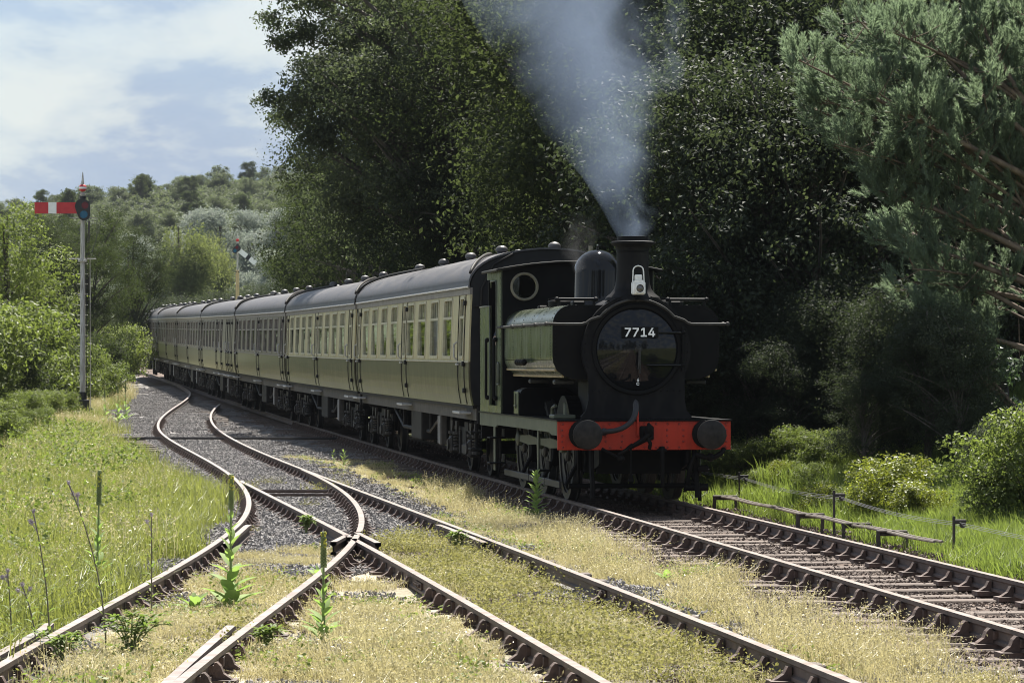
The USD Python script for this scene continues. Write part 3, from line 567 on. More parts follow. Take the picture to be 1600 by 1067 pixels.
P('brake_beam', MB().tube([(-.75, -.95, .24), (-.75, .95, .24)], .035, 8), 'oily_black')
for s in (-1, 1): P('sand_pipe', MB().tube([(-.8, s*.80, 1.1), (-.82, s*.80, .5), (-1.0, s*.76, .14)], .022, 6), 'oily_black')
# smokebox, saddle, door
ZB = 2.167
sad = unary_union([Point(0, ZB).buffer(.775, quad_segs=24), Polygon([(-.79, ZF+.022), (.79, ZF+.022), (.79, ZF+.06), (.72, 1.30), (.69, 1.45), (.69, 2.0), (-.69, 2.0), (-.69, 1.45), (-.72, 1.30), (-.79, ZF+.06)])])
P('smokebox_front', MB().prism(sad, -.69, -.62), 'smokebox_black', 30)
P('smokebox', MB().lathe([(.755, -1.75), (.765, -1.72), (.765, -.692)], (0, 0, ZB), (1, 0, 0), 48).bx(-1.7, -.70, -.66, .66, ZF+.021, 1.7), 'smokebox_black', 30)
sr = MB()
for y in np.linspace(-.62, .62, 15): sr.dome((-.62, y, 1.58), .012, (1, 0, 0), 6, .008)
for a in np.linspace(-.35, math.pi+.35, 26): sr.dome((-.62, .735*math.cos(a), ZB+.735*math.sin(a)), .011, (1, 0, 0), 6, .007)
P('rivets', sr, 'smokebox_black', True)
P('door_ring', MB().lathe([(.585, -.62), (.585, -.585), (.60, -.578), (.635, -.58), (.645, -.60), (.645, -.62)], (0, 0, ZB), (1, 0, 0), 56), 'loco_black', 35)
dx = lambda r: -.592+.15*(1-(r/.585)**2)
door = P('smokebox_door', MB().lathe([(.583, -.62)]+[(r, dx(r)) for r in (.583, .55, .5, .44, .38, .32, .26, .2, .14, .08, .03, 1e-6)], (0, 0, ZB), (1, 0, 0), 64), 'loco_gloss', True)
put('door_handle', MB().lathe([(.055, 0), (.05, .03), (.03, .05), (.025, .09), (1e-6, .10)], (dx(0)-.005, 0, ZB), (1, 0, 0), 14).tube([(dx(0)+.06, 0, ZB), (dx(0)+.06, .005, ZB-.34)], [.020, .013], 8).tube([(dx(0)+.09, 0, ZB), (dx(0)+.085, -.02, ZB-.28)], [.018, .012], 8), 'handrail_steel', door, 40)
for z in (ZB+.235, ZB-.225):
    p = [(dx(math.hypot(y, z-ZB))+.018, y, z) for y in np.linspace(.12, .56, 8)]+[(-.56, .66, z)]
    put('hinge_strap', MB().tube(p, [.016]*6+[.022]*3, 6), 'loco_gloss', door, True)
put('hinge_post', MB().cyl((-.565, .655, ZB-.31), (-.565, .655, ZB+.32), .022, n=8).sphere((-.565, .655, ZB+.24), .035, 1).sphere((-.565, .655, ZB-.22), .035, 1), 'loco_black', door, 40)
nb = put('number_plate', MB().cbox((-.452, .015, 2.405), (.024, .53, .155), .006), 'loco_black', door)
def lettering(text, h, xf, yc, zc, name, parent, depth=.006, bold=True, sx=1.0):
    t = meshkit.text_mesh(text, h, depth, bold); v = t.vertices.copy(); v[:, 0] = (v[:, 0]-(v[:, 0].min()+v[:, 0].max())/2)*sx; v[:, 1] -= (v[:, 1].min()+v[:, 1].max())/2
    return put(name, (np.stack([xf+v[:, 2], yc+v[:, 0], zc+v[:, 1]], 1), t.faces), 'plate_white', parent)
lettering('7714', .118, -.439, .015, 2.405, 'number', door, sx=1.08)
lettering('6', .042, dx(.42)-.004, 0, 1.735, 'shed_code', door, .02); lettering('C', .042, dx(.46)-.004, 0, 1.68, 'shed_code', door, .02)
# boiler, chimney, dome, safety valve
P('boiler', MB().cyl((-5.86, 0, 2.12), (-1.7, 0, 2.12), .70, n=40), 'loco_black', 35)
P('firebox', MB().bx(-5.86, -4.6, -.44, .44, 1.2, 2.75), 'loco_black', False)
XC = -.94
ch = P('chimney', MB().lathe([(.40, 2.86), (.385, 2.905), (.31, 2.965), (.262, 3.03), (.240, 3.12), (.228, 3.3), (.228, 3.5), (.232, 3.58), (.245, 3.615), (.30, 3.655), (.312, 3.668), (.312, 3.69), (.285, 3.70), (.225, 3.705), (.222, 3.765), (.195, 3.768), (.19, 3.70), (.185, 3.3)], (XC, 0, 0), n=40), 'smokebox_black', 30)
put('band', MB().lathe([(.2305, 3.54), (.236, 3.545), (.236, 3.56), (.2305, 3.565)], (XC, 0, 0), n=40), 'loco_black', ch, 30)
P('dome', MB().lathe([(.47, 2.72), (.42, 2.80), (.375, 2.88), (.362, 2.98), (.36, 3.35)]+[(.36*math.cos(a), 3.35+.335*math.sin(a)) for a in np.linspace(.15, 1.5, 9)]+[(1e-6, 3.685)], (-3.95, 0, 0), n=48).cyl((-3.95, 0, 3.68), (-3.95, 0, 3.73), .02, n=8).sphere((-3.95, 0, 3.735), .026, 1), 'loco_gloss', 40)
P('safety_valve', MB().lathe([(.26, 2.75), (.20, 2.9), (.15, 3.1), (.14, 3.2), (.10, 3.24), (1e-6, 3.25)], (-5.1, 0, 0), n=24), 'loco_black', 40)
P('whistle', MB().cyl((-5.7, .18, 3.0), (-5.7, .18, 3.62), .02, n=8).cyl((-5.7, .18, 3.62), (-5.7, .18, 3.8), .035, n=10), 'brass_rim')
# pannier tanks
outer = [(.46, 1.95), (.55, 1.80), (.72, 1.74), (.90, 1.745), (1.04, 1.79), (1.14, 1.87), (1.19, 1.98), (1.20, 2.08), (1.20, 2.50)]+[(.92+.28*math.cos(a), 2.50+.295*math.sin(a)) for a in np.linspace(.15, 1.571, 8)]+[(.46, 2.795)]
for s in (-1, 1):
    poly = [(s*y+.035, z) for y, z in outer]
    tk = P('pannier_tank', MB().prism(poly, -5.82, -.87), 'loco_green', 30)
    front = Polygon(poly).buffer(-.001); put('tank_front', MB().prism(front, -.869, -.85), 'loco_black', tk)
    rv = MB()
    for x in (-1.02, -2.0, -2.95, -3.9, -4.85, -5.72):
        for z in np.linspace(2.05, 2.5, 12): rv.dome((x, s*1.2+.035, z), .010, (0, s, 0), 6, .007)
        for a in np.linspace(.2, 1.45, 7): rv.dome((x, s*(.92+.28*math.cos(a))+.035, 2.50+.295*math.sin(a)), .010, (0, s*math.cos(a), math.sin(a)), 6, .007)
    for x in np.linspace(-5.7, -1.0, 60): rv.dome((x, s*1.197+.035, 2.02), .009, (0, s, 0), 6, .006); rv.dome((x, s*.80, 2.795), .009, (0, 0, 1), 6, .006)
    for y, z in [(s*(1.165), z) for z in np.linspace(2.0, 2.5, 10)]+[(s*(.90+.255*math.cos(a)), 2.50+.262*math.sin(a)) for a in np.linspace(.15, 1.5, 8)]+[(s*y, 2.765) for y in np.linspace(.5, .9, 7)]: rv.dome((-.85, y+.035, z), .009, (1, 0, 0), 6, .006)
    put('rivets', rv, 'loco_black', tk, True)
    for a_, b_, c_ in ((1.155, 1.875, .018), (1.05, 1.785, .022)): put('tank_lower_edge', MB().tube([(-5.8, s*a_+.035, b_), (-.88, s*a_+.035, b_)], c_, 6), 'tank_lining', tk)
    put('tank_filler', MB().lathe([(.20, 2.795), (.20, 2.86), (.21, 2.865), (.19, 2.885), (1e-6, 2.90)], (-2.35, s*.80, 0), n=24).tube([(-2.35, s*.6, 2.9), (-2.35, s*.8, 2.925), (-2.35, s*1.0, 2.9)], .015, 6), 'loco_black', tk, 40)
    put('top_rail', MB().tube([(-1.0, s*.52, 2.875), (-1.0, s*1.08, 2.875)], .022, 8).sphere((-1.0, s*.52, 2.875), .036, 1).sphere((-1.0, s*1.08, 2.875), .036, 1).cyl((-1.0, s*.55, 2.79), (-1.0, s*.55, 2.87), .02, n=6).cyl((-1.0, s*1.05, 2.79), (-1.0, s*1.05, 2.87), .02, n=6), 'smokebox_black', tk, 40)
    for q_ in (((-1.5, s*.7, 2.83), (.25, .18, .07), .02), ((-3.3, s*.75, 2.82), (.3, .1, .05), .02), ((-4.6, s*.75, 2.82), (.2, .14, .06), .02)): put('lifting_lug', MB().cbox(*q_), 'loco_black', tk)
    for x in (-1.2, -3.6): put('tank_strap', MB().cbox((x, s*.95, 1.70), (.16, .3, .06), .015), 'wheel_grey', tk)
    if s < 0:
        k = MB()
        for q in range(4): k.sphere((-3.95+q*.22, -1.225, 1.985), .05, 2)
        put('oil_pots', k.tube([(-4.0, -1.215, 1.985), (-3.2, -1.215, 1.985)], .02, 6), 'loco_black', tk, True)
    hr = MB(); pts = [(x, s*1.27, 2.525) for x in np.linspace(-5.84, -.72, 9)]
    hr.tube(pts, .020, 8)
    for x in (-5.4, -4.2, -3.0, -1.8, -.75): hr.sphere((x, s*1.27, 2.525), .032, 1).cyl((x, s*1.19, 2.525), (x, s*1.27, 2.525), .014, n=6)
    P('handrail', hr, 'handrail_steel', True)
arc = [(-.70, -1.27, 2.525), (-.60, -1.24, 2.525), (-.58, -1.0, 2.52), (-.575, -.80, 2.52), (-.575, -.73, 2.535), (-.575, -.67, 2.58)]
arc += [(-.575, -.70*math.cos(a), ZB+.70*math.sin(a)) for a in np.linspace(.72, math.pi-.72, 22)]
arc += [(-.575, .67, 2.58), (-.575, .73, 2.535), (-.575, .80, 2.52), (-.58, 1.0, 2.52), (-.58, 1.30, 2.525)]
hr = MB().tube(arc, .020, 8).sphere((-.58, 1.30, 2.525), .032, 1).sphere((-.575, 0, ZB+.70), .03, 1)
P('handrail', hr, 'handrail_steel', True)
# cab
zr = lambda y: 3.42+.125*(1-(y/1.28)**2)
top = [(y, zr(y)-.02) for y in np.linspace(1.19, -1.19, 17)]
spec = Polygon([(-1.19, ZF+.022), (1.19, ZF+.022)]+top)
holes = [Point(s*.85, 3.165).buffer(.185, quad_segs=12) for s in (-1, 1)]
P('cab_front', MB().prism(spec.difference(unary_union(holes)), -5.86, -5.835), 'loco_black', False)
for s in (-1, 1):
    wn = P('cab_window', MB().lathe([(.18, -.01), (.185, .03), (.20, .035), (.222, .03), (.225, -.0), (.18, -.01)], (-5.83, s*.85, 3.165), (1, 0, 0), 36), 'brass_rim', 40)
    put('pane', MB().add([(-5.84, s*.85+.184*math.cos(a), 3.165+.184*math.sin(a)) for a in np.linspace(0, math.tau, 33)[:-1]], np.array([[0, k, k+1] for k in range(1, 31)])), 'window_glass', wn)
    door_hole = rounded([(-7.12, 1.6), (-6.33, 1.6), (-6.33, 3.27), (-7.12, 3.27)], .10)
    side = Polygon([(-8.36, ZF+.022), (-5.86, ZF+.022), (-5.86, 3.42), (-7.5, 3.42), (-7.5, 3.30), (-7.12, 3.30), (-7.12, 2.89), (-8.36, 2.89)])
    side = side.difference(door_hole).difference(sbox(-7.10, 1.30, -6.34, 1.7))
    v, f = MB().prism(side, -.012, .012, 'xz').get()
    cs = P('cab_side', (v+[0, s*1.205, 0], f), 'loco_green', False)
    rv = MB()
    for z in np.linspace(1.3, 3.3, 24):
        rv.dome((-5.92, s*1.217, z), .009, (0, s, 0), 6, .006)
        if z < 2.8: rv.dome((-7.2, s*1.217, z), .009, (0, s, 0), 6, .006); rv.dome((-8.28, s*1.217, z), .009, (0, s, 0), 6, .006)
    put('rivets', rv, 'loco_black', cs, True)
    put('beading', MB().tube([(-6.33, s*1.22, 1.3), (-6.33, s*1.22, 3.2), (-6.40, s*1.22, 3.27), (-7.05, s*1.22, 3.27)], .014, 6).tube([(-7.12, s*1.22, 1.3), (-7.12, s*1.22, 2.88), (-8.34, s*1.22, 2.88)], .016, 6), 'valance_green', cs, True)
    for x in (-6.27, -7.22):
        put('grab_rail', MB().tube([(x, s*1.27, 1.42), (x, s*1.27, 2.34)], .022, 8).sphere((x, s*1.25, 1.42), .04, 1).sphere((x, s*1.25, 2.34), .04, 1), 'loco_black', cs, True)
    put('lamp_iron', MB().tube([(-6.08, s*1.24, 1.65), (-6.08, s*1.24, 1.93), (-6.02, s*1.24, 1.98), (-5.95, s*1.24, 1.95), (-5.95, s*1.24, 1.65)], .018, 6).cbox((-6.02, s*1.235, 1.64), (.22, .04, .03), .008), 'valance_green', cs, True)
rf = []
n = 25; yy = np.linspace(-1.30, 1.30, n); v = []
for x in (-7.42, -5.64):
    for dz in (0, .028): v += [(x, y, zr(y)+dz) for y in yy]
v = np.array(v); f = []
for j in range(n-1):
    a, b, c, d = j, n+j, 2*n+j, 3*n+j
    f += [[b, b+1, d+1, d], [a, c, c+1, a+1], [a, a+1, b+1, b], [c, d, d+1, c+1]]
f += [[0, n, 3*n, 2*n], [n-1, 3*n-1, 4*n-1, 2*n-1]]
P('cab_roof', MB().add(v, np.array(f)), 'loco_black', 40)
P('roof_edge', MB().tube([(-5.645, y, zr(y)+.012) for y in np.linspace(-1.3, 1.3, 20)], .016, 6).tube([(-5.64, -1.30, 3.42), (-7.42, -1.30, 3.42)], .022, 6).tube([(-5.64, 1.30, 3.42), (-7.42, 1.30, 3.42)], .022, 6), 'handrail_steel', True)
P('cab_floor', MB().bx(-7.6, -5.87, -1.19, 1.19, 1.25, 1.29), 'oily_black', False)
P('backhead', MB().bx(-6.1, -5.87, -.6, .6, 1.30, 2.85), 'oily_black', False)
P('bunker', MB().bx(-8.34, -7.5, -1.19, 1.19, ZF+.03, 2.75).bx(-7.52, -7.49, -1.19, 1.19, 2.7, 3.45), 'loco_black', False)
# running-plate fittings
P('tool_box', MB().prism(rounded([(-1.20, ZF+.021), (-.86, ZF+.021), (-.86, 1.60), (-1.20, 1.60)], .0).union(Polygon([(-1.2, 1.2), (-.5, 1.2), (-.5, 1.6), (-1.10, 1.6), (-1.17, 1.56), (-1.2, 1.48)])).intersection(Polygon([(-1.2, ZF+.021), (-.45, ZF+.021), (-.45, 1.7), (-1.08, 1.7), (-1.08, 1.6), (-1.16, 1.565), (-1.2, 1.48)])), -4.45, -3.95), 'loco_black', 30)
P('tool_box_end', MB().cbox((-4.2, -1.207, 1.375), (.46, .012, .34), .005).cbox((-4.2, -1.22, 1.40), (.03, .03, .22), .006).cbox((-4.2, -1.225, 1.33), (.14, .03, .03), .006), 'loco_green')
for a_, b_, c_ in ((-4.06, -.86, -.66), (-1.85, .66, .86)): P('splasher', MB().prism([(a_+.80*math.cos(a), .705+.80*math.sin(a)) for a in np.linspace(.65, math.pi-.65, 14)], b_, c_, 'xz'), 'loco_black', False)
P('sand_box_lid', MB().prism([(-1.02+.07*math.cos(a), ZF+.06+.19*math.sin(a)) for a in np.linspace(0, math.pi, 12)], .95, .975, 'xz').cbox((-1.0, -1.0, ZF+.05), (.45, .32, .06), .015).tube([(-1.45, -1.08, ZF+.03), (-1.42, -1.08, ZF+.17), (-1.3, -1.05, ZF+.2)], .025, 6), 'valance_green')
P('lamp_bracket', MB().cbox((.03, -.10, 1.16), (.05, .025, .40), .006), 'beam_red')
P('lamp_bracket', MB().cbox((-.60, -.02, 2.93), (.05, .05, .12), .008).cbox((-.55, 0, 2.905), (.16, .06, .02), .005), 'loco_black')
# brake hose, coupling and front pipes
hp = [(.02, -.60, 1.00), (.09, -.56, 1.02), (.15, -.46, 1.035), (.18, -.35, 1.07), (.17, -.24, 1.14), (.13, -.17, 1.23), (.08, -.135, 1.33), (.05, -.13, 1.40), (.03, -.15, 1.43)]
ts = np.linspace(0, 1, 40); hq = np.stack([PchipInterpolator(np.linspace(0, 1, len(hp)), np.array(hp)[:, k])(ts) for k in range(3)], 1)
P('brake_hose', MB().tube(hq, .040+.004*np.sin(ts*240), 10).sphere((.06, -.58, 1.02), .055, 1), 'hose_black', True)
P('draw_hook', MB().tube([(0, .03, 1.0), (.14, .03, 1.0), (.2, .03, 1.03), (.21, .03, 1.10), (.15, .03, 1.13)], [.05, .045, .045, .04, .02], 8).cbox((.01, .03, 1.0), (.04, .2, .2), .02), 'oily_black', True)
P('screw_coupling', MB().tube([(.18, .06, 1.07), (.2, .02, .98), (.2, -.08, .90), (.18, -.2, .82)], .032, 8).tube([(.16, .0, 1.07), (.18, .0, .95), (.18, .05, .86), (.16, .04, .78)], .028, 8).tube([(.14, -.2, .84), (.17, -.29, .77), (.16, -.40, .70)], .026, 8).cyl((.17, -.24, .80), (.17, .08, .95), .028, n=8), 'oily_black', True)
P('coupling_handle', MB().tube([(.14, -.63, .79), (.16, -.5, .72), (.17, -.38, .66)], .020, 8).sphere((.17, -.36, .65), .05, 2), 'oily_black', True)
P('hanging_pipe', MB().tube([(.04, -.20, .78), (.04, -.20, .45), (.04, -.20, .36)], [.014, .014, .04], 8).sphere((.04, -.20, .34), .045, 1), 'oily_black', True)
P('steam_pipe', MB().tube([(.02, .24, .80), (.05, .24, .72), (.05, .25, .4), (.04, .25, .25)], [.045, .034, .03, .02], 8).cbox((.03, .24, .76), (.06, .14, .04), .01), 'oily_black', True)
P('vacuum_pipe', MB().tube([(.04, .72, .70), (.08, .85, .66), (.09, .98, .665), (.07, 1.08, .72), (.03, 1.12, .78)], .035, 8).sphere((.08, .92, .66), .06, 1).tube([(-.02, .72, .70), (-.02, .66, .55), (-.04, .62, .35), (-.1, .66, .22)], .032, 8), 'oily_black', True)
P('front_pipe', MB().tube([(-.1, .76, .72), (-.1, .77, .45), (-.08, .74, .30)], .03, 6).cbox((-.1, .84, .50), (.12, .16, .09), .015).tube([(-.1, .6, .24), (-.1, .92, .24)], .05, 8).tube([(-.1, .80, .30), (-.1, .80, .05)], .03, 6), 'oily_black', True)
# white lamp on the bracket above the smokebox door
lp = thing('oil_lamp', 'white oil lamp with tall loop handle on the locomotive smokebox top', 'lamp', Gf.Vec3d(1.845, LOCO_Y, float(zt(LOCO_Y))-.01), math.degrees(HEAD), scale=None)
def Q(n_, m, mt, sm=35):
    v, f = m.get(); c = np.array([-.5, .02, 2.935]); put(n_, ((v-c)*[.9, .86, .9]+c, f), mt, lp, sm)
Q('lamp_body', MB().cbox((-.50, 0, 3.035), (.17, .215, .20), .02).prism([(-.1075, 3.12), (.1075, 3.12), (.06, 3.16), (-.06, 3.16)], -.575, -.425), 'lamp_white')
Q('lamp_top', MB().cbox((-.50, 0, 3.20), (.10, .115, .10), .015), 'lamp_white')
Q('handle', MB().tube([(-.50, -.095, 3.13)]+[(-.50, -.085*math.cos(a), 3.315+.07*math.sin(a)) for a in np.linspace(0, math.pi, 9)]+[(-.50, .095, 3.13)], .011, 6), 'lamp_white', True)
Q('lens', MB().lathe([(.072, 0), (.072, .018), (.058, .022), (.055, .012), (.03, .022), (1e-6, .026)], (-.416, .01, 3.03), (1, 0, 0), 24), 'lens_glass', 40)
Q('lens_rim', MB().lathe([(.062, .018), (.064, .03), (.074, .03), (.078, .0), (.062, .018)], (-.416, .01, 3.03), (1, 0, 0), 24), 'lamp_white', 40)
# ------------------------------------------------------------------ the coaches
def streaky(name, base, grime, algae, rough=.30):
    """paint with rain streaks that run down it and algae along the bottom"""
    mat(name, {'tc': ('texture_coordinate', {}), 'm1': ('mapping', {'scale': (2.6, 1, .35)}), 'n1': ('noise_texture', {'scale': 3.0, 'detail': 6.0, 'roughness': .65}),
        'r1': ('rgb_ramp', {'ramp': [(0, base), (.42, base), (.62, grime), (1, grime)]}), 's': ('separate_xyz', {}), 'h': ('map_range', {'from_min': 1.2, 'from_max': 1.75, 'to_min': 1.0, 'to_max': 0.0, 'clamp': True}),
        'm2': ('mapping', {'scale': (6.0, 1, .8)}), 'n2': ('noise_texture', {'scale': 2.2, 'detail': 6.0, 'roughness': .7}), 'mu': ('math', {'math_type': 'multiply'}), 'k': ('map_range', {'from_min': .22, 'from_max': .6, 'clamp': True}),
        'mx': ('mix', {'color2': algae}), 'p': ('principled_bsdf', {'roughness': rough, 'specular_ior_level': .6})},
        [('tc.object', 'm1.vector'), ('m1.vector', 'n1.vector'), ('n1.fac', 'r1.fac'), ('tc.object', 's.vector'), ('s.z', 'h.value'), ('tc.object', 'm2.vector'), ('m2.vector', 'n2.vector'), ('n2.fac', 'mu.value1'), ('h.result', 'mu.value2'),
         ('mu.value', 'k.value'), ('k.result', 'mx.fac'), ('r1.color', 'mx.color1'), ('mx.color', 'p.base_color')], 'p.BSDF')
streaky('coach_cream', (.46, .395, .225), (.32, .27, .155), (.37, .345, .17), .32)
streaky('coach_brown', (.040, .033, .018), (.085, .074, .040), (.15, .16, .058))
streaky('coach_upper_brown', (.070, .055, .042), (.115, .093, .072), (.10, .09, .07), .36)
streaky('coach_lower_dark', (.058, .050, .030), (.095, .084, .052), (.125, .125, .06))
pbr('roof_grey', (.050, .048, .050), (.085, .081, .083), scale=2.5, rough=.5, spec=.35, stretch=(.4, 2, 2), rvar=.08)
pbr('cantrail', (.15, .13, .115), (.21, .18, .155), scale=4, rough=.5)
pbr('coach_end', (.006, .006, .0065), (.012, .0115, .0115), scale=3, rough=.5, spec=.25)
pbr('bogie_black', (.0055, .005, .0045), (.014, .012, .0105), scale=9, rough=.65, spec=.25)
pbr('spring_grey', (.013, .0115, .010), (.028, .024, .021), scale=12, rough=.6, spec=.3)
pbr('solebar_grey', (.036, .031, .027), (.068, .059, .050), scale=5, rough=.6, spec=.3)
pbr('step_edge', (.30, .29, .27), (.42, .41, .39), scale=10, rough=.5)
pbr('frame_dirty', (.32, .29, .19), (.44, .40, .27), scale=7, rough=.45)
pbr('frame_brown', (.13, .11, .095), (.19, .165, .14), scale=7, rough=.45)
pbr('seat_cloth', (.10, .045, .03), (.14, .07, .05), scale=10, rough=.9)
pbr('saloon_wood', (.22, .15, .09), (.30, .21, .13), scale=6, rough=.6)
pbr('curtain_cloth', (.22, .18, .13), (.30, .25, .19), scale=10, rough=.9)
CL, PITCH_C = 19.75, 20.15
HW = 1.37
def wy(z): return HW-.06*np.clip((1.75-z)/.52, 0, 1)**2-.045*np.clip((z-2.0)/1.24, 0, 1)**1.5
ZL0, ZW, ZU = 1.235, 1.965, 3.10
def side_sheet(a, b, z0, z1, holes, s, nz, th=.03):
    """side panel from x=a to b: a flat sheet cut in strips, pressed to the coach's curved section"""
    mb = MB(); zs = np.linspace(z0, z1, nz+1); full = sbox(a, z0, b, z1).difference(unary_union(holes)) if holes else sbox(a, z0, b, z1)
    for k in range(nz):
        c = full.intersection(sbox(a-1, zs[k], b+1, zs[k+1]))
        for g_ in getattr(c, 'geoms', [c]):
            if g_.area < 1e-6: continue
            m = trimesh.creation.extrude_polygon(g_, th, engine='earcut'); v = m.vertices; y = wy(v[:, 1])-v[:, 2]
            f = m.faces; V = np.stack([v[:, 0], s*y, v[:, 1]], 1)
            mb.add(V, f[:, ::-1] if s > 0 else f)
    return mb
def rrect(x0, x1, z0, z1, r=.07): return sbox(x0+r, z0+r, x1-r, z1-r).buffer(r, quad_segs=4)
def make_coach(cls, upper, lower, frame, van=False):
    C = lambda n_, m, mt, sm=False, parent=None: put(n_, m, mt, parent or cls, sm)
    # bays along the body measured back from the leading end: (centre, width, is a door window)
    doors = [(-.98, .55), (-10.1, .55), (-CL+.98, .55)]
    wins = [-3.2, -5.15, -7.1, -9.0][:4]
    bays = [(-.98, .50, True), (-2.95, 1.14, False), (-4.92, 1.14, False), (-6.89, 1.14, False), (-8.82, 1.14, False)]
    bays += [(-CL/2-.02, .50, True), (-CL/2-1.95, 1.14, False), (-CL/2-3.9, 1.14, False), (-CL/2-5.85, 1.14, False), (-CL/2-7.75, 1.14, False), (-CL+.62, .36, True)]
    if van: bays = [(-7.0, .5, True), (-8.7, .9, False)]+bays[5:]
    for s in (-1, 1):
        holes = [rrect(c-w/2, c+w/2, 2.05, 3.04) for c, w, d in bays]
        C('upper_panel', side_sheet(-CL, 0, ZW+.002, ZU, holes, s, 3), upper)
        C('lower_panel', side_sheet(-CL, 0, ZL0, ZW-.002, None, s, 5), lower)
        C('waist_beading', MB().tube([(-CL, s*(HW+.004), ZW), (0, s*(HW+.004), ZW)], .014, 6), frame)
        C('cantrail', MB().bx(-CL, 0, s*1.30, s*1.345, ZU+.002, 3.215), 'cantrail')
        C('gutter', MB().tube([(-CL, s*1.365, 3.225), (0, s*1.365, 3.225)], .022, 6), 'step_edge')
        for c, w, d in bays:
            fr = MB(); o = rrect(c-w/2-.045, c+w/2+.045, 2.01, 3.075, .09); i_ = rrect(c-w/2+.012, c+w/2-.012, 2.065, 3.03, .06); ring = o.difference(i_)
            bars = sbox(c-w/2, 2.70, c+w/2, 2.745).intersection(i_.buffer(.02))
            ring = unary_union([ring, bars])
            m = trimesh.creation.extrude_polygon(ring, .045, engine='earcut'); v = m.vertices; y = wy(v[:, 1])+.012-v[:, 2]; fr.add(np.stack([v[:, 0], s*y, v[:, 1]], 1), m.faces[:, ::-1] if s > 0 else m.faces)
            fo = C('window', fr, frame)
            z0, z1 = 2.05, 2.715
            put('pane', MB().pane(c-w/2, c+w/2, s*(float(wy(2.4))-.024), z0, z1, s), 'window_glass', fo)
            if w > .8:
                for q, e in ((-w/4, 0), (w/4, .012)):
                    put('vent', MB().pane(c+q-w/4-.02, c+q+w/4+.02, s*(float(wy(2.9))-.028-e), 2.74, 3.04, s), 'window_glass', fo)
                yv = float(wy(2.9))
                for a_, b_, e in ((-.02, .02, .05), (-.30, -.28, .03), (.28, .30, .03)): put('vent_bar', MB().bx(c+a_, c+b_, s*(yv-.02), s*(yv-e), 2.74, 3.04), frame, fo)
                for q_ in (-1, 1): put('curtain', MB().bx(c+q_*(w/2-.01), c+q_*(w/2-.14), s*(float(wy(2.5))-.10), s*(float(wy(2.5))-.13), 2.1, 3.0), 'curtain_cloth', fo)
        dl = [-.98, -CL/2-.02, -CL+.62]
        if van: dl = [-1.6, -3.1, -4.1, -7.0, -CL/2-.02, -CL+.62]
        for c in dl:
            hw = .42 if abs(c+CL-.62) > .1 else .34
            dr = C('door', MB().tube([(c-hw, s*(float(wy(z))+.004), z) for z in np.linspace(1.25, 3.1, 9)], .011, 5).tube([(c+hw, s*(float(wy(z))+.004), z) for z in np.linspace(1.25, 3.1, 9)], .011, 5), 'bogie_black')
            put('handle', MB().cbox((c-hw+.10, s*(HW+.03), 1.92), (.16, .05, .035), .01).tube([(c-hw-.09, s*(HW+.01), 2.3), (c-hw-.09, s*(HW+.06), 2.26), (c-hw-.09, s*(HW+.06), 2.04), (c-hw-.09, s*(HW+.01), 2.0)], .018, 6), 'step_edge', dr)
            for z in (1.48, 1.93, 2.96):
                put('hinge', MB().cbox((c+hw+.03, s*(float(wy(z))+.025), z), (.15, .05, .085), .012), 'bogie_black', dr)
            C('footboard', MB().cbox((c, s*1.36, 1.10), (.95, .20, .035), .008).cbox((c, s*1.452, 1.105), (.95, .02, .04), .006), 'step_edge')
    # roof, ventilators and rain strips
    th = np.linspace(0, math.pi, 27); ry = 1.375*np.cos(th); rz_ = 3.23+.66*np.sin(th)**.86
    n = len(th); xs_ = np.linspace(-CL-.02, .02, 9); v = []
    for x in xs_: v += [(x, a, b) for a, b in zip(ry, rz_)]+[(x, a*.985, b-.03) for a, b in zip(ry, rz_)]
    f = []
    for k in range(len(xs_)-1):
        for j in range(n-1):
            a = k*2*n+j; b = a+2*n; f.append([a, b, b+1, a+1]); c_, d_ = a+n, b+n; f.append([c_, c_+1, d_+1, d_])
    for j in range(n-1):
        a = j; f.append([a, a+1, a+1+n, a+n]); a = (len(xs_)-1)*2*n+j; f.append([a, a+n, a+1+n, a+1])
    rfp = C('roof', MB().add(np.array(v), np.array(f)), 'roof_grey', 50)
    for k in range(9):
        x = -1.35-k*2.13
        if k == 4: continue
        for y in ((-.32,) if k % 2 else (.30,)):
            put('ventilator', MB().lathe([(.16, -.02), (.16, .012), (.085, .02), (.08, .05), (.105, .06), (.112, .09), (.10, .125), (.065, .155), (1e-6, .168)], (x, y, 3.865), n=18), 'roof_grey', rfp, 40)
    rs_ = [(-CL+.05, -1.33, 3.45), (-CL+.3, -1.22, 3.62), (-CL+1.2, -.95, 3.775), (-CL+2.8, -.62, 3.86), (-CL+4.6, -.38, 3.895)]
    q = np.linspace(0, 1, 22); rs2 = np.stack([PchipInterpolator(np.linspace(0, 1, 5), np.array(rs_)[:, k])(q) for k in range(3)], 1)
    for q_ in (rs2, rs2*[1, -1, 1], rs2*[-1, 1, 1]-[CL, 0, 0], rs2*[-1, -1, 1]-[CL, 0, 0]): put('rain_strip', MB().tube(q_, .03, 6), 'bogie_black', rfp, True)
    # ends, gangways
    endp = Polygon([(-1.31, ZL0), (-1.36, 1.7), (-1.365, 2.2), (-1.33, 3.2)]+[(a*.97, b-.035) for a, b in zip(ry[::-1], rz_[::-1])]+[(1.33, 3.2), (1.365, 2.2), (1.36, 1.7), (1.31, ZL0)]).buffer(0)
    C('end_wall', MB().prism(endp, -.035, -.004), 'coach_end'); C('end_wall', MB().prism(endp, -CL+.004, -CL+.035), 'coach_end')
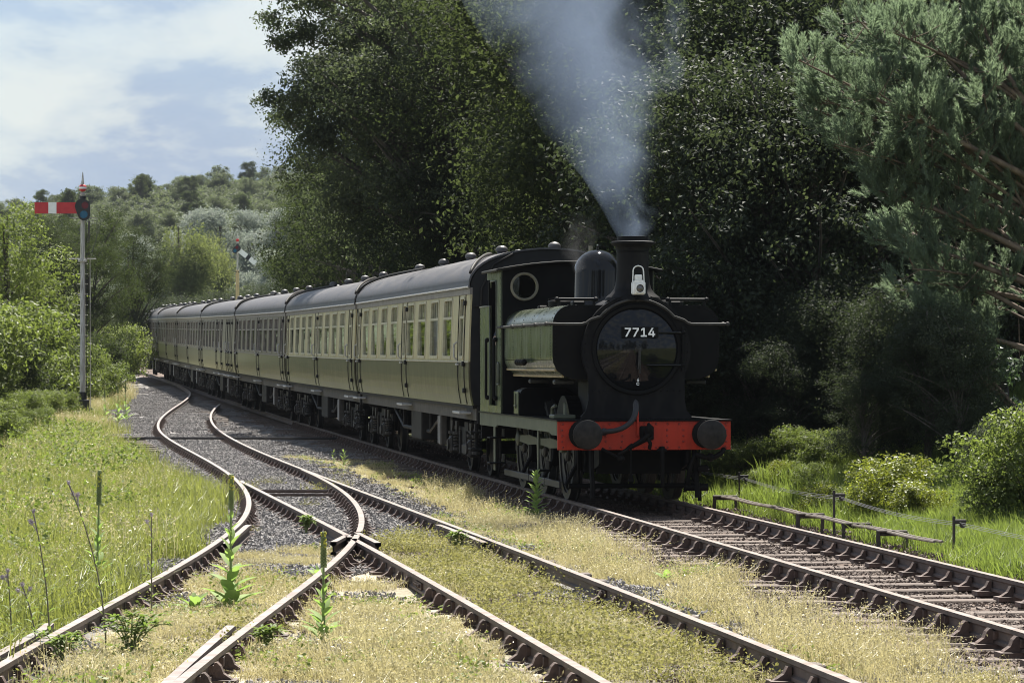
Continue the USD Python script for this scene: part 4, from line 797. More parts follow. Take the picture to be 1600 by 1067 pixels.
    C('gangway', MB().prism(sbox(-.50, 1.15, .50, 3.3).difference(sbox(-.38, 1.27, .38, 3.18)), 0, .22), 'coach_end'); C('gangway', MB().prism(sbox(-.50, 1.15, .50, 3.3).difference(sbox(-.38, 1.27, .38, 3.18)), -CL-.22, -CL), 'coach_end')
    C('end_pipe', MB().tube([(.03, -.62, 3.78), (.05, -.95, 3.6), (.05, -1.15, 3.2), (.05, -1.18, 2.5), (.05, -1.0, 1.3)], .022, 6).tube([(.04, -1.0, 2.9), (.04, -1.28, 2.9)], .02, 6), 'bogie_black', True)
    for x in (.02, -CL-.02):
        for s in (-1, 1): C('buffer', MB().lathe([(.12, 0), (.12, .22), (.07, .225), (.07, .30), (.22, .31), (.22, .34), (1e-6, .36)], (x, s*.87, 1.05), (1 if x > 0 else -1, 0, 0), 16), 'bogie_black')
    # floor, saloon, solebars
    C('floor', MB().bx(-CL+.04, -.04, -1.29, 1.29, 1.18, 1.25), 'bogie_black')
    C('ceiling', MB().bx(-CL+.04, -.04, -1.15, 1.15, 3.3, 3.32), 'saloon_wood')
    for c, w, d in bays:
        if w > .8:
            for s in (-1, 1):
                for e in (-.78, .78): C('seat', MB().cbox((c+e, s*.82, 1.85), (.16, .92, 1.15), .04), 'seat_cloth')
                C('table', MB().cbox((c, s*.9, 1.97), (.6, .7, .04), .01), 'saloon_wood')
    for x in (-2.0, -10.9, -9.2): C('partition', MB().bx(x-.02, x+.02, -1.28, -.4, 1.25, 3.3).bx(x-.02, x+.02, .4, 1.28, 1.25, 3.3), 'saloon_wood')
    for s in (-1, 1): C('solebar', MB().bx(-CL+.05, -.05, s*1.17, s*1.23, .98, 1.23), 'solebar_grey')
    C('headstock', MB().bx(-.06, .0, -1.22, 1.22, .93, 1.22), 'bogie_black'); C('headstock', MB().bx(-CL, -CL+.06, -1.22, 1.22, .93, 1.22), 'bogie_black')
    # underframe gear
    for s in (-1, 1):
        C('truss', MB().tube([(-5.6, s*1.1, 1.0), (-7.6, s*1.1, .62), (-12.2, s*1.1, .62), (-14.2, s*1.1, 1.0)], .04, 6).cyl((-7.6, s*1.1, .62), (-7.6, s*1.1, 1.0), .035, n=6).cyl((-12.2, s*1.1, .62), (-12.2, s*1.1, 1.0), .035, n=6), 'bogie_black', 40)
        C('battery_box', MB().cbox((-9.0, s*.95, .72), (1.7, .55, .55), .02), 'bogie_black')
        C('end_step', MB().cbox((-.28, s*1.2, .82), (.04, .05, .62), .01).cbox((-.28, s*1.22, .5), (.35, .2, .03), .006).cbox((-.28, s*1.22, .78), (.35, .2, .03), .006), 'bogie_black')
        bx_ = C('fuse_box', MB().cbox((-5.25, s*1.16, .72), (.34, .12, .58), .015), 'solebar_grey')
        put('rib', MB().bx(-5.37, -5.34, s*1.225, s*1.24, .46, .96).bx(-5.16, -5.13, s*1.225, s*1.24, .46, .96), 'step_edge', bx_)
    C('vacuum_cylinder', MB().lathe([(.3, 0), (.3, .55), (.2, .62), (1e-6, .63)], (-11.2, -.3, .42), n=20), 'bogie_black', 40)
    C('dynamo', MB().cyl((-13.3, -.55, .72), (-13.3, .3, .72), .26, n=16), 'bogie_black', 40)
    C('water_tank', MB().cyl((-6.9, -.8, .74), (-6.9, .6, .74), .24, n=16), 'bogie_black', 40)
    for bxp in (-2.75, -CL+2.75):
        bg = C('bogie', MB().bx(bxp-.25, bxp+.25, -1.05, 1.05, .62, .9), 'bogie_black')
        for s in (-1, 1):
            fp = Polygon([(-1.85, .80), (-1.85, .66), (-1.1, .62), (-.6, .48), (.6, .48), (1.1, .62), (1.85, .66), (1.85, .80)])
            v, f = MB().prism(fp, -.03, .03, 'xz').get(); put('side_frame', (v+[bxp, s*1.0, 0], f), 'bogie_black', bg)
            for dx_ in (-1.3, 1.3):
                for e in (-.32, .32):
                    sp = MB()
                    zz = np.linspace(.42, .68, 40); hel = np.stack([bxp+dx_+e+.075*np.cos(zz*120), np.full(40, s*1.07)+.075*np.sin(zz*120), zz], 1)
                    sp.cyl((bxp+dx_+e, s*1.07, .36), (bxp+dx_+e, s*1.07, .74), .03, n=6); sp.lathe([(.10, 0), (.10, .05)], (bxp+dx_+e, s*1.07, .38), n=10); sp.lathe([(.10, 0), (.10, .05)], (bxp+dx_+e, s*1.07, .66), n=10); sp.tube(hel, .018, 4)
                    sp.prism([(bxp+dx_+e-.16, .90), (bxp+dx_+e+.16, .90), (bxp+dx_+e+.05, .70), (bxp+dx_+e-.05, .70)], -s*1.09-.02, -s*1.09+.02, 'xz'); put('spring', sp, 'spring_grey', bg)
            for dx_ in (-1.3, 1.3): put('axle_box', MB().cbox((bxp+dx_, s*1.08, .47), (.26, .24, .30), .04).cyl((bxp+dx_, s*1.18, .47), (bxp+dx_, s*1.23, .47), .10, n=12), 'spring_grey', bg, 35)
            put('bolster_spring', MB().cbox((bxp, s*1.02, .42), (.75, .14, .20), .03).tube([(bxp-.42, s*1.1, .75), (bxp-.42, s*1.1, .34)], .03, 6).tube([(bxp+.42, s*1.1, .75), (bxp+.42, s*1.1, .34)], .03, 6), 'spring_grey', bg)
        for dx_ in (-1.3, 1.3):
            wm = MB().cyl((bxp+dx_, -.7, .457), (bxp+dx_, .7, .457), .08, n=10)
            for s in (-1, 1): wm.lathe([(.10, -.07), (.12, .08), (.36, .03), (.38, .07), (.455, .065), (.46, -.03), (.49, -.05), (.49, -.068), (.36, -.06), (.10, -.07)], (bxp+dx_, s*.745, .457), (0, s, 0), 28)
            put('wheel_pair', wm, 'bogie_black', bg, 35)
    return cls
kc = make_coach(kind_of('coach_cream_brown'), 'coach_cream', 'coach_brown', 'frame_dirty')
kd = make_coach(kind_of('coach_all_brown'), 'coach_upper_brown', 'coach_lower_dark', 'frame_brown')
kv = make_coach(kind_of('coach_brake'), 'coach_upper_brown', 'coach_lower_dark', 'frame_brown', van=True)
cy = 56.05
clabels = [('cream and brown railway coach coupled directly behind the locomotive', kc), ('cream and brown railway coach second behind the locomotive', kc), ('grey-brown railway coach next behind the two cream ones', kd),
           ('grey-brown brake coach with windowless double doors at its near end', kv), ('grey-brown railway coach directly behind the one with windowless doors', kd), ('grey-brown railway coach last but one in view at the bend', kd), ('grey-brown railway coach at the far left tail of the train', kd)]
for k, (lb, kd_) in enumerate(clabels):
    def back(y, L):                # walk back along the track by a length
        for _ in range(20): y2 = y+L/20*math.cos(math.atan(float(main_c(y+.1)-main_c(y-.1))/.2)); y = y2
        return y
    y0, y1 = cy, back(cy, CL)
    off, off2 = ((.17, .08), (.07, .01), (0, -.11), (-.12, -.10), (-.10, -.01), (0, .11), (.12, .22))[k]
    a = np.array([float(main_c(y0))+off, y0, float(zt(y0))]); b = np.array([float(main_c(y1))+off2, y1, float(zt(y1))]); d = a-b
    p = place('railway_coach', kd_, lb, 'railway coach', a, math.degrees(math.atan2(d[1], d[0])), 1.0, 'coaches of the train')
    xf = UsdGeom.Xformable(p); op = xf.AddRotateYOp(); op.Set(float(math.degrees(math.asin((b[2]-a[2])/CL)))); 
    ops = xf.GetOrderedXformOps(); xf.SetXformOpOrder([ops[0], ops[1], op, ops[2]])
    cy = back(cy, PITCH_C)
# ------------------------------------------------------------------ trees and bushes
vr = np.random.default_rng(23)
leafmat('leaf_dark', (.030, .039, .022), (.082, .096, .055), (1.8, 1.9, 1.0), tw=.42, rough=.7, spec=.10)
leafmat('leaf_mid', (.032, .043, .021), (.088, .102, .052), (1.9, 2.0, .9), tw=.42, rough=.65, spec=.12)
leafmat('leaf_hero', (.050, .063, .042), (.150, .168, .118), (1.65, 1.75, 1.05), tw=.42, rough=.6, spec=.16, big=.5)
leafmat('leaf_bright', (.10, .125, .042), (.20, .225, .095), (1.8, 1.9, 1.0), tw=.44, rough=.5, spec=.35)
leafmat('leaf_yellow', (.120, .140, .030), (.20, .215, .06), (1.9, 1.9, .9), tw=.45, rough=.4, spec=.5)
leafmat('leaf_willow', (.118, .138, .064), (.205, .22, .115), (1.7, 1.75, 1.0), tw=.44, rough=.6, spec=.2)
leafmat('leaf_silver', (.22, .25, .215), (.56, .585, .54), (1.1, 1.12, 1.0), tw=.38, rough=.6, spec=.2, big=.6)
leafmat('leaf_hawthorn', (.034, .044, .029), (.12, .135, .092), (1.7, 1.8, 1.0), tw=.36, rough=.6, spec=.18)
leafmat('leaf_laurel', (.032, .052, .034), (.078, .105, .070), (1.6, 1.8, .9), tw=.28, rough=.42, spec=.4)
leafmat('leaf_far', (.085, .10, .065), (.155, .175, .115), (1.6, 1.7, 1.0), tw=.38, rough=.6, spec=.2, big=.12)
leafmat('needle', (.115, .15, .11), (.24, .29, .22), (1.5, 1.6, 1.2), tw=.48, rough=.5, spec=.25)
leafmat('needle_dark', (.022, .036, .026), (.045, .062, .045), (1.4, 1.6, 1.1), tw=.2, rough=.5)
pbr('bark', (.045, .037, .030), (.105, .09, .075), scale=5, rough=.9, bump=.8, bscale=16, stretch=(1, 1, .3))
pbr('bark_pale', (.12, .095, .075), (.24, .20, .17), scale=7, rough=.85, bump=.6, bscale=20, stretch=(1, 1, .3))
pbr('bark_pine', (.075, .052, .036), (.16, .115, .08), scale=7, rough=.85, bump=.6, bscale=20, stretch=(1, 1, .3))
def unit(v): return v/(np.linalg.norm(v, axis=1, keepdims=True)+1e-9)
def leaves(pos, nrm, size, rng, aspect=.55, jit=.9, droop=0.0):
    n = len(pos); nn = unit(nrm+rng.normal(0, jit, (n, 3))); r = rng.normal(size=(n, 3)); r[:, 2] -= droop
    t = unit(r-nn*(r*nn).sum(1, keepdims=True)); b = np.cross(nn, t); s = (size*rng.uniform(.6, 1.3, n))[:, None]
    v = np.stack([pos-t*s*.5, pos+b*s*aspect*.5+nn*s*.08, pos+t*s*.5, pos-b*s*aspect*.5+nn*s*.08], 1).reshape(-1, 3)
    o = np.arange(n)[:, None]*4
    return v, np.concatenate([o+[0, 1, 2], o+[0, 2, 3]], 0)
def clump_centres(lobes, n, rng, shell=.35, zmin=-9):
    lb = np.array(lobes, float); a = (lb[:, 3]*lb[:, 4]*lb[:, 5])**(2/3); k = rng.choice(len(lb), n, p=a/a.sum())
    d = unit(rng.normal(size=(n, 3))); u = rng.random(n)**shell; c = lb[k, :3]+d*lb[k, 3:6]*u[:, None]
    c[:, 2] = np.where(c[:, 2] < zmin, zmin+rng.random(n)*.4, c[:, 2]); return c, d, k
def crown_mesh(lobes, n, per, cr, leaf, rng, shell=.35, jit=.8, aspect=.55, flat=.65, droop=0.0, strand=0.0, zmin=-9):
    c, d, k = clump_centres(lobes, n, rng, shell, zmin)
    rad = cr*rng.uniform(.55, 1.35, n); P_ = np.repeat(c, per, 0); R_ = np.repeat(rad, per)
    q = unit(rng.normal(size=(n*per, 3)))*(rng.random(n*per)**.42)[:, None]*R_[:, None]; q[:, 2] *= flat
    if strand: q = q*[.35, .35, 1]; q[:, 2] = -np.abs(rng.random(n*per))*R_*strand
    nr = unit(q*[1, 1, 1.3]+np.repeat(d, per, 0)*R_[:, None]*.5)+[0, 0, .45]
    return leaves(P_+q, nr, leaf, rng, aspect, jit, droop), c, d
def trunk_mesh(h, r, c, rng, nlimb=26, base=.25, lean=(0, 0), rl=.32, fork=0):
    mb = MB(); z = np.linspace(-.3, h, 12); w = np.cumsum(rng.normal(0, .045*h/12, (12, 2)), 0); w -= w[0]
    path = np.stack([w[:, 0]+lean[0]*z/h, w[:, 1]+lean[1]*z/h, z], 1); rr = r*(1-.80*(z/h).clip(0, 1))*np.where(z < .25, 1.3, 1); mb.tube(path, rr, 9)
    for i in rng.choice(len(c), min(nlimb, len(c)), replace=False):
        e = c[i]; zb = np.clip(e[2]*rng.uniform(.35, .8), base*h, h*.95); j = np.interp(zb, z, np.arange(12)); p0 = np.array([np.interp(zb, z, path[:, q]) for q in range(3)]); L = np.linalg.norm(e-p0)
        m1 = p0+(e-p0)*.4+np.array([0, 0, .18*L])+rng.normal(0, .06*L, 3); t = np.linspace(0, 1, 8)[:, None]; pts = (1-t)**2*p0+2*t*(1-t)*m1+t*t*e
        r0 = min(r*rl, np.interp(zb, z, rr)*.7); mb.tube(pts, np.linspace(r0, .012, 8), 5)
    return mb
def tree_kind(name, lobes, n, per, cr, leaf, h, r, leafm, barkm='bark', rng=vr, nlimb=26, **kw):
    lean = kw.pop('lean', (0, 0)); base = kw.pop('base', .25); cls = kind_of(name)
    m, c, d = crown_mesh(lobes, n, per, cr, leaf, rng, **kw)
    put('trunk', trunk_mesh(h, r, c, rng, nlimb, base, lean), barkm, cls, True); put('crown', m, leafm, cls, kind='stuff'); return cls
def lob(rng, n, R, z0, z1, rr, spread=1.0):
    out = []
    for k in range(n):
        a = rng.uniform(0, 6.28); z = rng.uniform(z0, z1); t = (z-z0)/(z1-z0); w = R*math.sqrt(max(.08, 1-(2*t-.85)**2*.62)); d = w*rng.uniform(.35, 1)*spread; s = rr*rng.uniform(.65, 1.25)
        out.append((d*math.cos(a), d*math.sin(a), z, s, s, s*rng.uniform(.6, .85)))
    return out+[(0, 0, (z0+z1)/2, R*.6, R*.6, (z1-z0)*.42)]
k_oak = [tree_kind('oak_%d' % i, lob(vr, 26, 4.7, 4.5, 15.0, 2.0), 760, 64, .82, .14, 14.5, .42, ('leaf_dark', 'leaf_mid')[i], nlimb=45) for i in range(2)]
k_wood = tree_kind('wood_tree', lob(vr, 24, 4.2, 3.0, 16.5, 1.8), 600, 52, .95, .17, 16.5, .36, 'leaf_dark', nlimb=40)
k_haw = [tree_kind('hawthorn_%d' % i, lob(vr, 20, 2.0, .9, 5.6, 1.0), 620, 52, .42, .085, 5.6, .14, 'leaf_hawthorn', nlimb=40, base=.05, zmin=.15) for i in range(2)]
k_bush = [tree_kind('bush_%d' % i, lob(vr, 14, 1.25, .5, 1.75, .62), 300, 46, .30, .085, 1.7, .04, ('leaf_bright', 'leaf_mid', 'leaf_yellow')[i], nlimb=30, base=.02, zmin=.08) for i in range(3)]
k_bright = tree_kind('bright_tree', lob(vr, 18, 2.6, 1.6, 7.2, 1.2), 560, 52, .5, .12, 7.2, .2, 'leaf_bright', nlimb=30, base=.1)
k_laurel = tree_kind('laurel', lob(vr, 12, 1.5, .7, 2.6, .7), 190, 40, .38, .13, 2.6, .06, 'leaf_laurel', nlimb=26, base=.03, zmin=.1)
k_willow = tree_kind('willow', lob(vr, 16, 3.0, 5.0, 11.5, 1.5), 560, 34, 1.0, .24, 11.5, .3, 'leaf_willow', aspect=.4, strand=2.6, droop=1.5)
k_silver = tree_kind('silver_tree', lob(vr, 18, 3.6, 2.5, 11.0, 1.5), 420, 38, .95, .26, 11, .3, 'leaf_silver')
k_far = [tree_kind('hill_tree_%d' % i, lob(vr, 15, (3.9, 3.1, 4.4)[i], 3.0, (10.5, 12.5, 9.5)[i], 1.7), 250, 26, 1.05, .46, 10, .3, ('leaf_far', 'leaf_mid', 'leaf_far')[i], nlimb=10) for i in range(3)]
cl = [(0, 0, 1.4+k*1.25, 3.3*(1-k/9.5), 3.3*(1-k/9.5), .28) for k in range(9)]
k_cedar = tree_kind('cedar', cl, 420, 26, .6, .34, 12.5, .3, 'needle_dark', shell=.6, flat=.3, nlimb=20)

def px(x, d): return (x-800)/FOCAL_PX*d
def gz(x, y): return float(hill_h(x, y)) if y > 262 else float(ground_h(x, y))
def plant(name, cls, label, cat, xpx, d, s=1.0, group=None, dz=0.0, sz=None):
    x = px(xpx, d); s3 = (s, s, s*(sz or 1.0))
    return place(name, cls, label, cat, (x, d, gz(x, d)+dz), vr.uniform(0, 360), s3, group)
def toph(ypx, d, x): return CAM_H+(HORIZON-ypx)*d/FOCAL_PX-gz(px(x, d), d)   # height that reaches a row of the picture

# the big tree that leans over the coaches
def hero():
    vr = np.random.default_rng(301)
    d0 = 96.0; X0, Z0 = px(720, d0), gz(px(720, d0), d0); t = thing('tall_tree', 'tallest broadleaf tree, its branches reaching out left over the coaches', 'tree', (X0, d0, Z0))
    L_ = [(640, 110, 0, 150, 150), (580, 225, -.5, 92, 95), (700, 250, 0, 150, 130), (565, 72, .5, 78, 50), (470, 42, .5, 55, 22), (418, 24, .5, 24, 10), (440, 62, .3, 30, 10), (425, 156, -.3, 30, 12), (485, 160, 0, 52, 26), (455, 182, .2, 26, 10), (500, 215, -.6, 40, 32),
          (545, 320, 0, 70, 60), (640, 360, .5, 85, 50), (800, 150, 1, 140, 170), (830, 300, .5, 110, 90), (650, -70, 0, 210, 110), (500, -15, .5, 80, 40), (740, 380, 0, 80, 36), (590, 140, -1.5, 90, 90), (700, 60, -2, 110, 100), (520, 130, -.5, 70, 50), (600, 395, 0, 60, 40), (690, 400, -.3, 80, 36), (775, 400, .3, 80, 34), (860, 370, .5, 80, 50), (570, 370, 0, 45, 40), (740, 330, -1.2, 90, 70), (650, 300, -1.2, 80, 60)]
    s = d0/FOCAL_PX
    lobes = [(px(a, d0)-X0, e*2.2, CAM_H+(HORIZON-b)*s-Z0, rx*s, max(rx*s*.9, .6), rz_*s) for a, b, e, rx, rz_ in L_]
    (v, f), c, d = crown_mesh(lobes, 1450, 58, .58, .125, vr, shell=.40)
    (v2, f2), c2, _ = crown_mesh([l for l, q in zip(lobes, L_) if q[0] < 570], 420, 46, .34, .105, vr, shell=.55)
    put('trunk', trunk_mesh(14, .5, np.vstack([c, c2]), vr, 60, .35), 'bark', t, True)
    mb = MB().add(v, f).add(v2, f2); put('crown', mb, 'leaf_hero', t, kind='stuff')
hero()
WOOD = 'trees of the wood right of the train'
def wood(cls, x, d, s=1.0, sz=None, dz=0): plant('woodland_tree', cls, 'dark broadleaf tree in the wood behind the locomotive', 'tree', x, d, s, WOOD, dz, sz)
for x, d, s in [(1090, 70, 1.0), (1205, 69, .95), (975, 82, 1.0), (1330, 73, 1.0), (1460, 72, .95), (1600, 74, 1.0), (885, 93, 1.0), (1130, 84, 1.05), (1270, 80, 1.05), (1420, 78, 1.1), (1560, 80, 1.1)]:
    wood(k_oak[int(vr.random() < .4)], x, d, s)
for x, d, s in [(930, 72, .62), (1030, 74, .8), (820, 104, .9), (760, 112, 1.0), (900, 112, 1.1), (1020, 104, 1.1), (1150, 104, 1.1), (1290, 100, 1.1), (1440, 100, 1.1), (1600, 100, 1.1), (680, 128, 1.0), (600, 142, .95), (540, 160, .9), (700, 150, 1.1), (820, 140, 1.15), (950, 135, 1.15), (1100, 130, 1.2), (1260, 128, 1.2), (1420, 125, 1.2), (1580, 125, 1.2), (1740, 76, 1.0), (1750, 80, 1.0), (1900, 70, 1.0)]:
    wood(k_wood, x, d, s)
for x, d, yt, nm in [(545, 178, 236, 'rounded green tree rising behind the middle coaches'), (512, 205, 280, 'green tree left of the rounded one behind the coaches'), (615, 182, 262, 'green tree right of the rounded one behind the coaches')]:
    plant('tree', k_oak[1], nm, 'tree', x, d, toph(yt, d, x)/16.6)
HAW = 'hawthorn bushes along the wood edge'
for x, d, s in [(1182, 57.0, 1.2), (1262, 56.5, 1.2), (1345, 58, 1.2), (1120, 62, 1.2), (1065, 67, 1.15), (1010, 72, 1.1), (1400, 60, 1.15), (960, 80, 1.2), (1230, 62, 1.5), (1310, 62, 1.5), (900, 90, 1.3), (840, 100, 1.3), (780, 112, 1.3), (1480, 60, 1.15), (1560, 61, 1.3), (1640, 60, 1.3)]:
    plant('hawthorn', k_haw[int(vr.random() < .5)], 'dense dark hawthorn at the edge of the wood', 'bush', x, d, s, HAW)
# pine with shoots of needles
def pine():
    vr = np.random.default_rng(302)
    d0 = 51.0; X0 = px(1665, d0); Z0 = gz(X0, d0); t = thing('pine_tree', 'blue-green pine with long limbs at the right edge of the picture', 'pine tree', (X0, d0, Z0))
    W_ = lambda a, b, e=0.0: np.array([px(a, d0+e)-X0, e, CAM_H+(HORIZON-b)*(d0+e)/FOCAL_PX-Z0])
    mb = MB(); th_ = 10.5; mb.tube([(0, 0, -.3), (.05, 0, 1.5), (-.1, .1, 4), (.1, 0, 7.5), (0, 0, th_)], [.24, .21, .17, .12, .04], 10)
    ends = []
    limbs = [((1600, 650), (1515, 570), (1440, 480)), ((1650, 330), (1455, 205), (1375, 90)), ((1650, 300), (1440, 190), (1240, 90)), ((1650, 360), (1450, 220), (1245, 160)), ((1650, 380), (1470, 250), (1300, 230)), ((1650, 250), (1500, 120), (1420, 20)),
             ((1650, 240), (1560, 100), (1500, -30)), ((1650, 420), (1500, 330), (1360, 290)), ((1650, 460), (1520, 390), (1400, 370)), ((1650, 480), (1540, 430), (1420, 440)), ((1660, 300), (1600, 180), (1560, 60)), ((1660, 200), (1600, 60), (1590, -40)),
             ((1650, 520), (1570, 470), (1480, 430)), ((1650, 560), (1560, 520), (1460, 510)), ((1650, 350), (1570, 260), (1520, 160)), ((1650, 200), (1480, 60), (1330, 60)), ((1650, 300), (1520, 240), (1400, 150)), ((1650, 400), (1590, 300), (1560, 240)), ((1650, 440), (1580, 380), (1530, 330)), ((1650, 150), (1700, 20), (1740, -60)), ((1650, 300), (1740, 200), (1800, 120)), ((1650, 400), (1750, 330), (1820, 280))]
    tufts = []
    for a, b, c in limbs:
        for rep in range(2):
            e1, e2 = vr.normal(0, .5), vr.normal(0, 1.0); P0, P1, P2 = W_(*a), W_(b[0]+vr.normal(0, 8), b[1]+vr.normal(0, 10), e1), W_(c[0]+vr.normal(0, 16)*(rep), c[1]+vr.normal(0, 22)*rep, e2)
            tt = np.linspace(0, 1, 14)[:, None]; pts = (1-tt)**2*P0+2*tt*(1-tt)*P1+tt*tt*P2; mb.tube(pts, np.linspace(.062 if rep == 0 else .035, .010, 14), 6)
            L = np.linalg.norm(P2-P0)
            for q in range(int(22*L/3)):                         # side twigs, ending in shoots
                u = .30+.70*vr.random()**.7; p = (1-u)**2*P0+2*u*(1-u)*P1+u*u*P2; dr = unit((P2-P1)[None])[0]; dv = unit((dr*.5+vr.normal(0, .7, 3)+[0, 0, .35])[None])[0]; ln = vr.uniform(.25, .85)*(1.15-.5*u); e = p+dv*ln
                mb.tube([p, p+dv*ln*.5+[0, 0, -.03], e], [.009, .007, .005], 4); tufts.append((e, dv))
                for w in range(5):
                    dw = unit((dv+vr.normal(0, .55, 3)+[0, 0, .35])[None])[0]; pp = p+dv*ln*vr.uniform(.45, 1.0); tufts.append((pp+dw*.12, dw))
    put('trunk', mb, 'bark_pine', t, True)
    T = np.array([q[0] for q in tufts]); D = unit(np.array([q[1] for q in tufts])*.75+[-.12, -.05, .62]); n = len(T); per = 74; A = np.repeat(T, per, 0); Dn = np.repeat(D, per, 0)
    s = vr.uniform(-.12, .19, n*per)[:, None]; r = vr.normal(size=(n*per, 3)); r = unit(r-Dn*(r*Dn).sum(1, keepdims=True)); nd = unit(r*.62+Dn*.85); p0 = A+Dn*s; ln = vr.uniform(.06, .10, n*per)[:, None]; w = np.cross(nd, unit(vr.normal(size=(n*per, 3))))*.0075
    v = np.stack([p0-w, p0+w, p0+nd*ln], 1).reshape(-1, 3); put('crown', (v, np.arange(n*per*3).reshape(-1, 3)), 'needle', t, kind='stuff')
pine()
# bushes on the right bank
plant('bush', k_bush[2], 'yellow-green bush in full sun below the dark wood', 'bush', 1380, 44.0, .54, sz=.86)
plant('bush', k_bush[2], 'smaller yellow-green bush left of the big sunlit one', 'bush', 1303, 45.8, .34, sz=.82)
plant('bush', k_bush[0], 'leafy bush at the right edge below the pine', 'bush', 1602, 41.2, .66, sz=1.1)
plant('bush', k_haw[0], 'small-leaved bush left of the one at the right edge', 'bush', 1550, 42.6, .22)
plant('laurel', k_laurel, 'dark glossy laurel behind the yellow-green bush', 'bush', 1475, 52, .78); plant('laurel', k_laurel, 'dark glossy laurel under the pine limbs', 'bush', 1425, 54.5, .9)
ORD = ('first', 'second', 'third', 'fourth', 'fifth', 'sixth', 'seventh', 'eighth', 'ninth', 'tenth', 'eleventh', 'twelfth')
for k, (x, d, s, c) in enumerate(sorted([(1165, 52.5, .36, 0), (1205, 52, .34, 0), (1244, 51.5, .38, 0), (1288, 50.5, .36, 0), (1228, 50.6, .22, 2), (1185, 51.2, .22, 0), (1440, 43.2, .30, 2), (1128, 54, .36, 0), (1268, 49, .24, 0), (1332, 45.2, .26, 0)])):
    plant('bramble', k_bush[c], 'low bramble clump along the bank top, %s from the locomotive' % ORD[k], 'bush', x, d, s, 'brambles along the right bank')
# left of the line
plant('tree', k_bright, 'sunlit yellow-green tree at the left edge beyond the bushes', 'tree', 10, 127, toph(298, 127, 10)/8.2); plant('tree', k_oak[1], 'broad dark tree behind the red signal arm', 'tree', 142, 172, toph(308, 172, 142)/16.6)
plant('tree', k_oak[0], 'dark tree left of the broad one behind the signal', 'tree', 75, 168, toph(330, 168, 75)/16.6); plant('tree', k_oak[0], 'dark tree right of the broad one behind the signal', 'tree', 205, 186, toph(345, 186, 205)/16.6)
LB = 'bushes of the thicket left of the signal'
for x, d, yt, c in [(8, 110, 446, 0), (48, 116, 462, 0), (84, 120, 500, 1), (118, 126, 522, 0), (-10, 104, 500, 1), (22, 112, 520, 0), (62, 116, 540, 0), (96, 119, 556, 1), (126, 124, 566, 0), (146, 129, 540, 0), (168, 134, 560, 1), (140, 126, 590, 1), (-45, 98, 470, 0), (-90, 92, 460, 0), (-160, 86, 470, 1), (-15, 97, 570, 0), (18, 109, 585, 0), (50, 113, 600, 0), (78, 115, 612, 1), (-40, 86, 610, 1), (-260, 78, 470, 0), (-400, 74, 480, 0), (-560, 70, 470, 1)]:
    h = toph(yt, d, x); plant('bush', k_bush[c], 'bright leafy bush in the thicket left of the signal', 'bush', x, d, max(.5, h/2.4), LB, sz=1.0)
for k, (x, d, yt) in enumerate([(-5, 74, 650), (22, 78, 676), (-10, 66, 690), (12, 88, 640)]):
    plant('bramble', k_bush[1], ('bramble mound low at the left edge, middle one', 'bramble mound low at the left edge, furthest into the grass', 'bramble mound cut by the left edge, nearest the bottom', 'bramble mound low at the left edge, furthest back')[k], 'bush', x, d, toph(yt, d, x)/1.9, 'brambles at the left edge')
plant('bush', k_bush[0], 'round pale bush beside the far bend of the line', 'bush', 182, 176, 1.45); plant('bush', k_haw[0], 'dark bush just left of the last coach', 'bush', 214, 205, .80)
plant('bush', k_haw[1], 'dark rounded bush between the pale bush and the last coach', 'bush', 200, 184, .62); plant('bush', k_bush[1], 'low green bush left of the round pale bush', 'bush', 158, 165, 1.3)
plant('willow', k_willow, 'tall pale green willow left of the far white signal arm', 'tree', 281, 300, toph(336, 300, 281)/12.6); plant('willow', k_willow, 'shorter pale willow just right of the tall one', 'tree', 325, 310, toph(352, 310, 325)/12.6)
SV = 'silvery trees on the lower hillside'
for k, (x, d, yt) in enumerate([(252, 330, 392), (238, 300, 420), (345, 410, 318), (395, 420, 322), (430, 400, 318), (300, 430, 322), (425, 330, 385), (455, 300, 392), (215, 340, 360)]):
    plant('silver_tree', k_silver, 'silvery white-leaved tree on the lower hillside, %s from the left' % ('third', 'second', 'fifth', 'sixth', 'eighth', 'fourth', 'seventh', 'ninth', 'first')[k], 'tree', x, d, toph(yt, d, x)/12.3, SV)
for k, (x, d, yt) in enumerate([(250, 262, 462), (300, 262, 452), (345, 258, 442), (390, 250, 440), (235, 250, 470), (430, 240, 425), (480, 232, 418)]):
    plant('bush', k_haw[int(vr.random() < .5)], 'bush of the hedge beyond the last coaches, %s from the left' % ('second', 'third', 'fourth', 'fifth', 'first', 'sixth', 'seventh')[k], 'bush', x, d, max(.4, toph(yt, d, x)/6.4), 'hedge bushes beyond the last coaches')
plant('cedar', k_cedar, 'lone dark conifer standing out on the hill skyline', 'conifer', 198, 985, .56, dz=float(np.clip(toph(276, 985, 198)-7.2, -2, 4)))
vr = np.random.default_rng(304)
HT = 'trees of the wooded hill'
for d, s0 in ((345, .34), (410, .42), (480, .46), (560, .52), (650, .56), (740, .58), (830, .62), (920, .66), (1000, .72), (1050, .74)):
    w = 9.0*FOCAL_PX/d*.86*s0
    for x in np.arange(-70-(d > 800)*30, 640, w):
        if d > 900 and 165 < x < 232: continue
        xx = x+vr.normal(0, w*.3); dd = d+vr.normal(0, d*.025); s = vr.uniform(.75, 1.3)*s0
        plant('hill_tree', k_far[vr.integers(0, 3)], 'tree among many on the wooded hill behind the train', 'tree', xx, dd, s, HT)

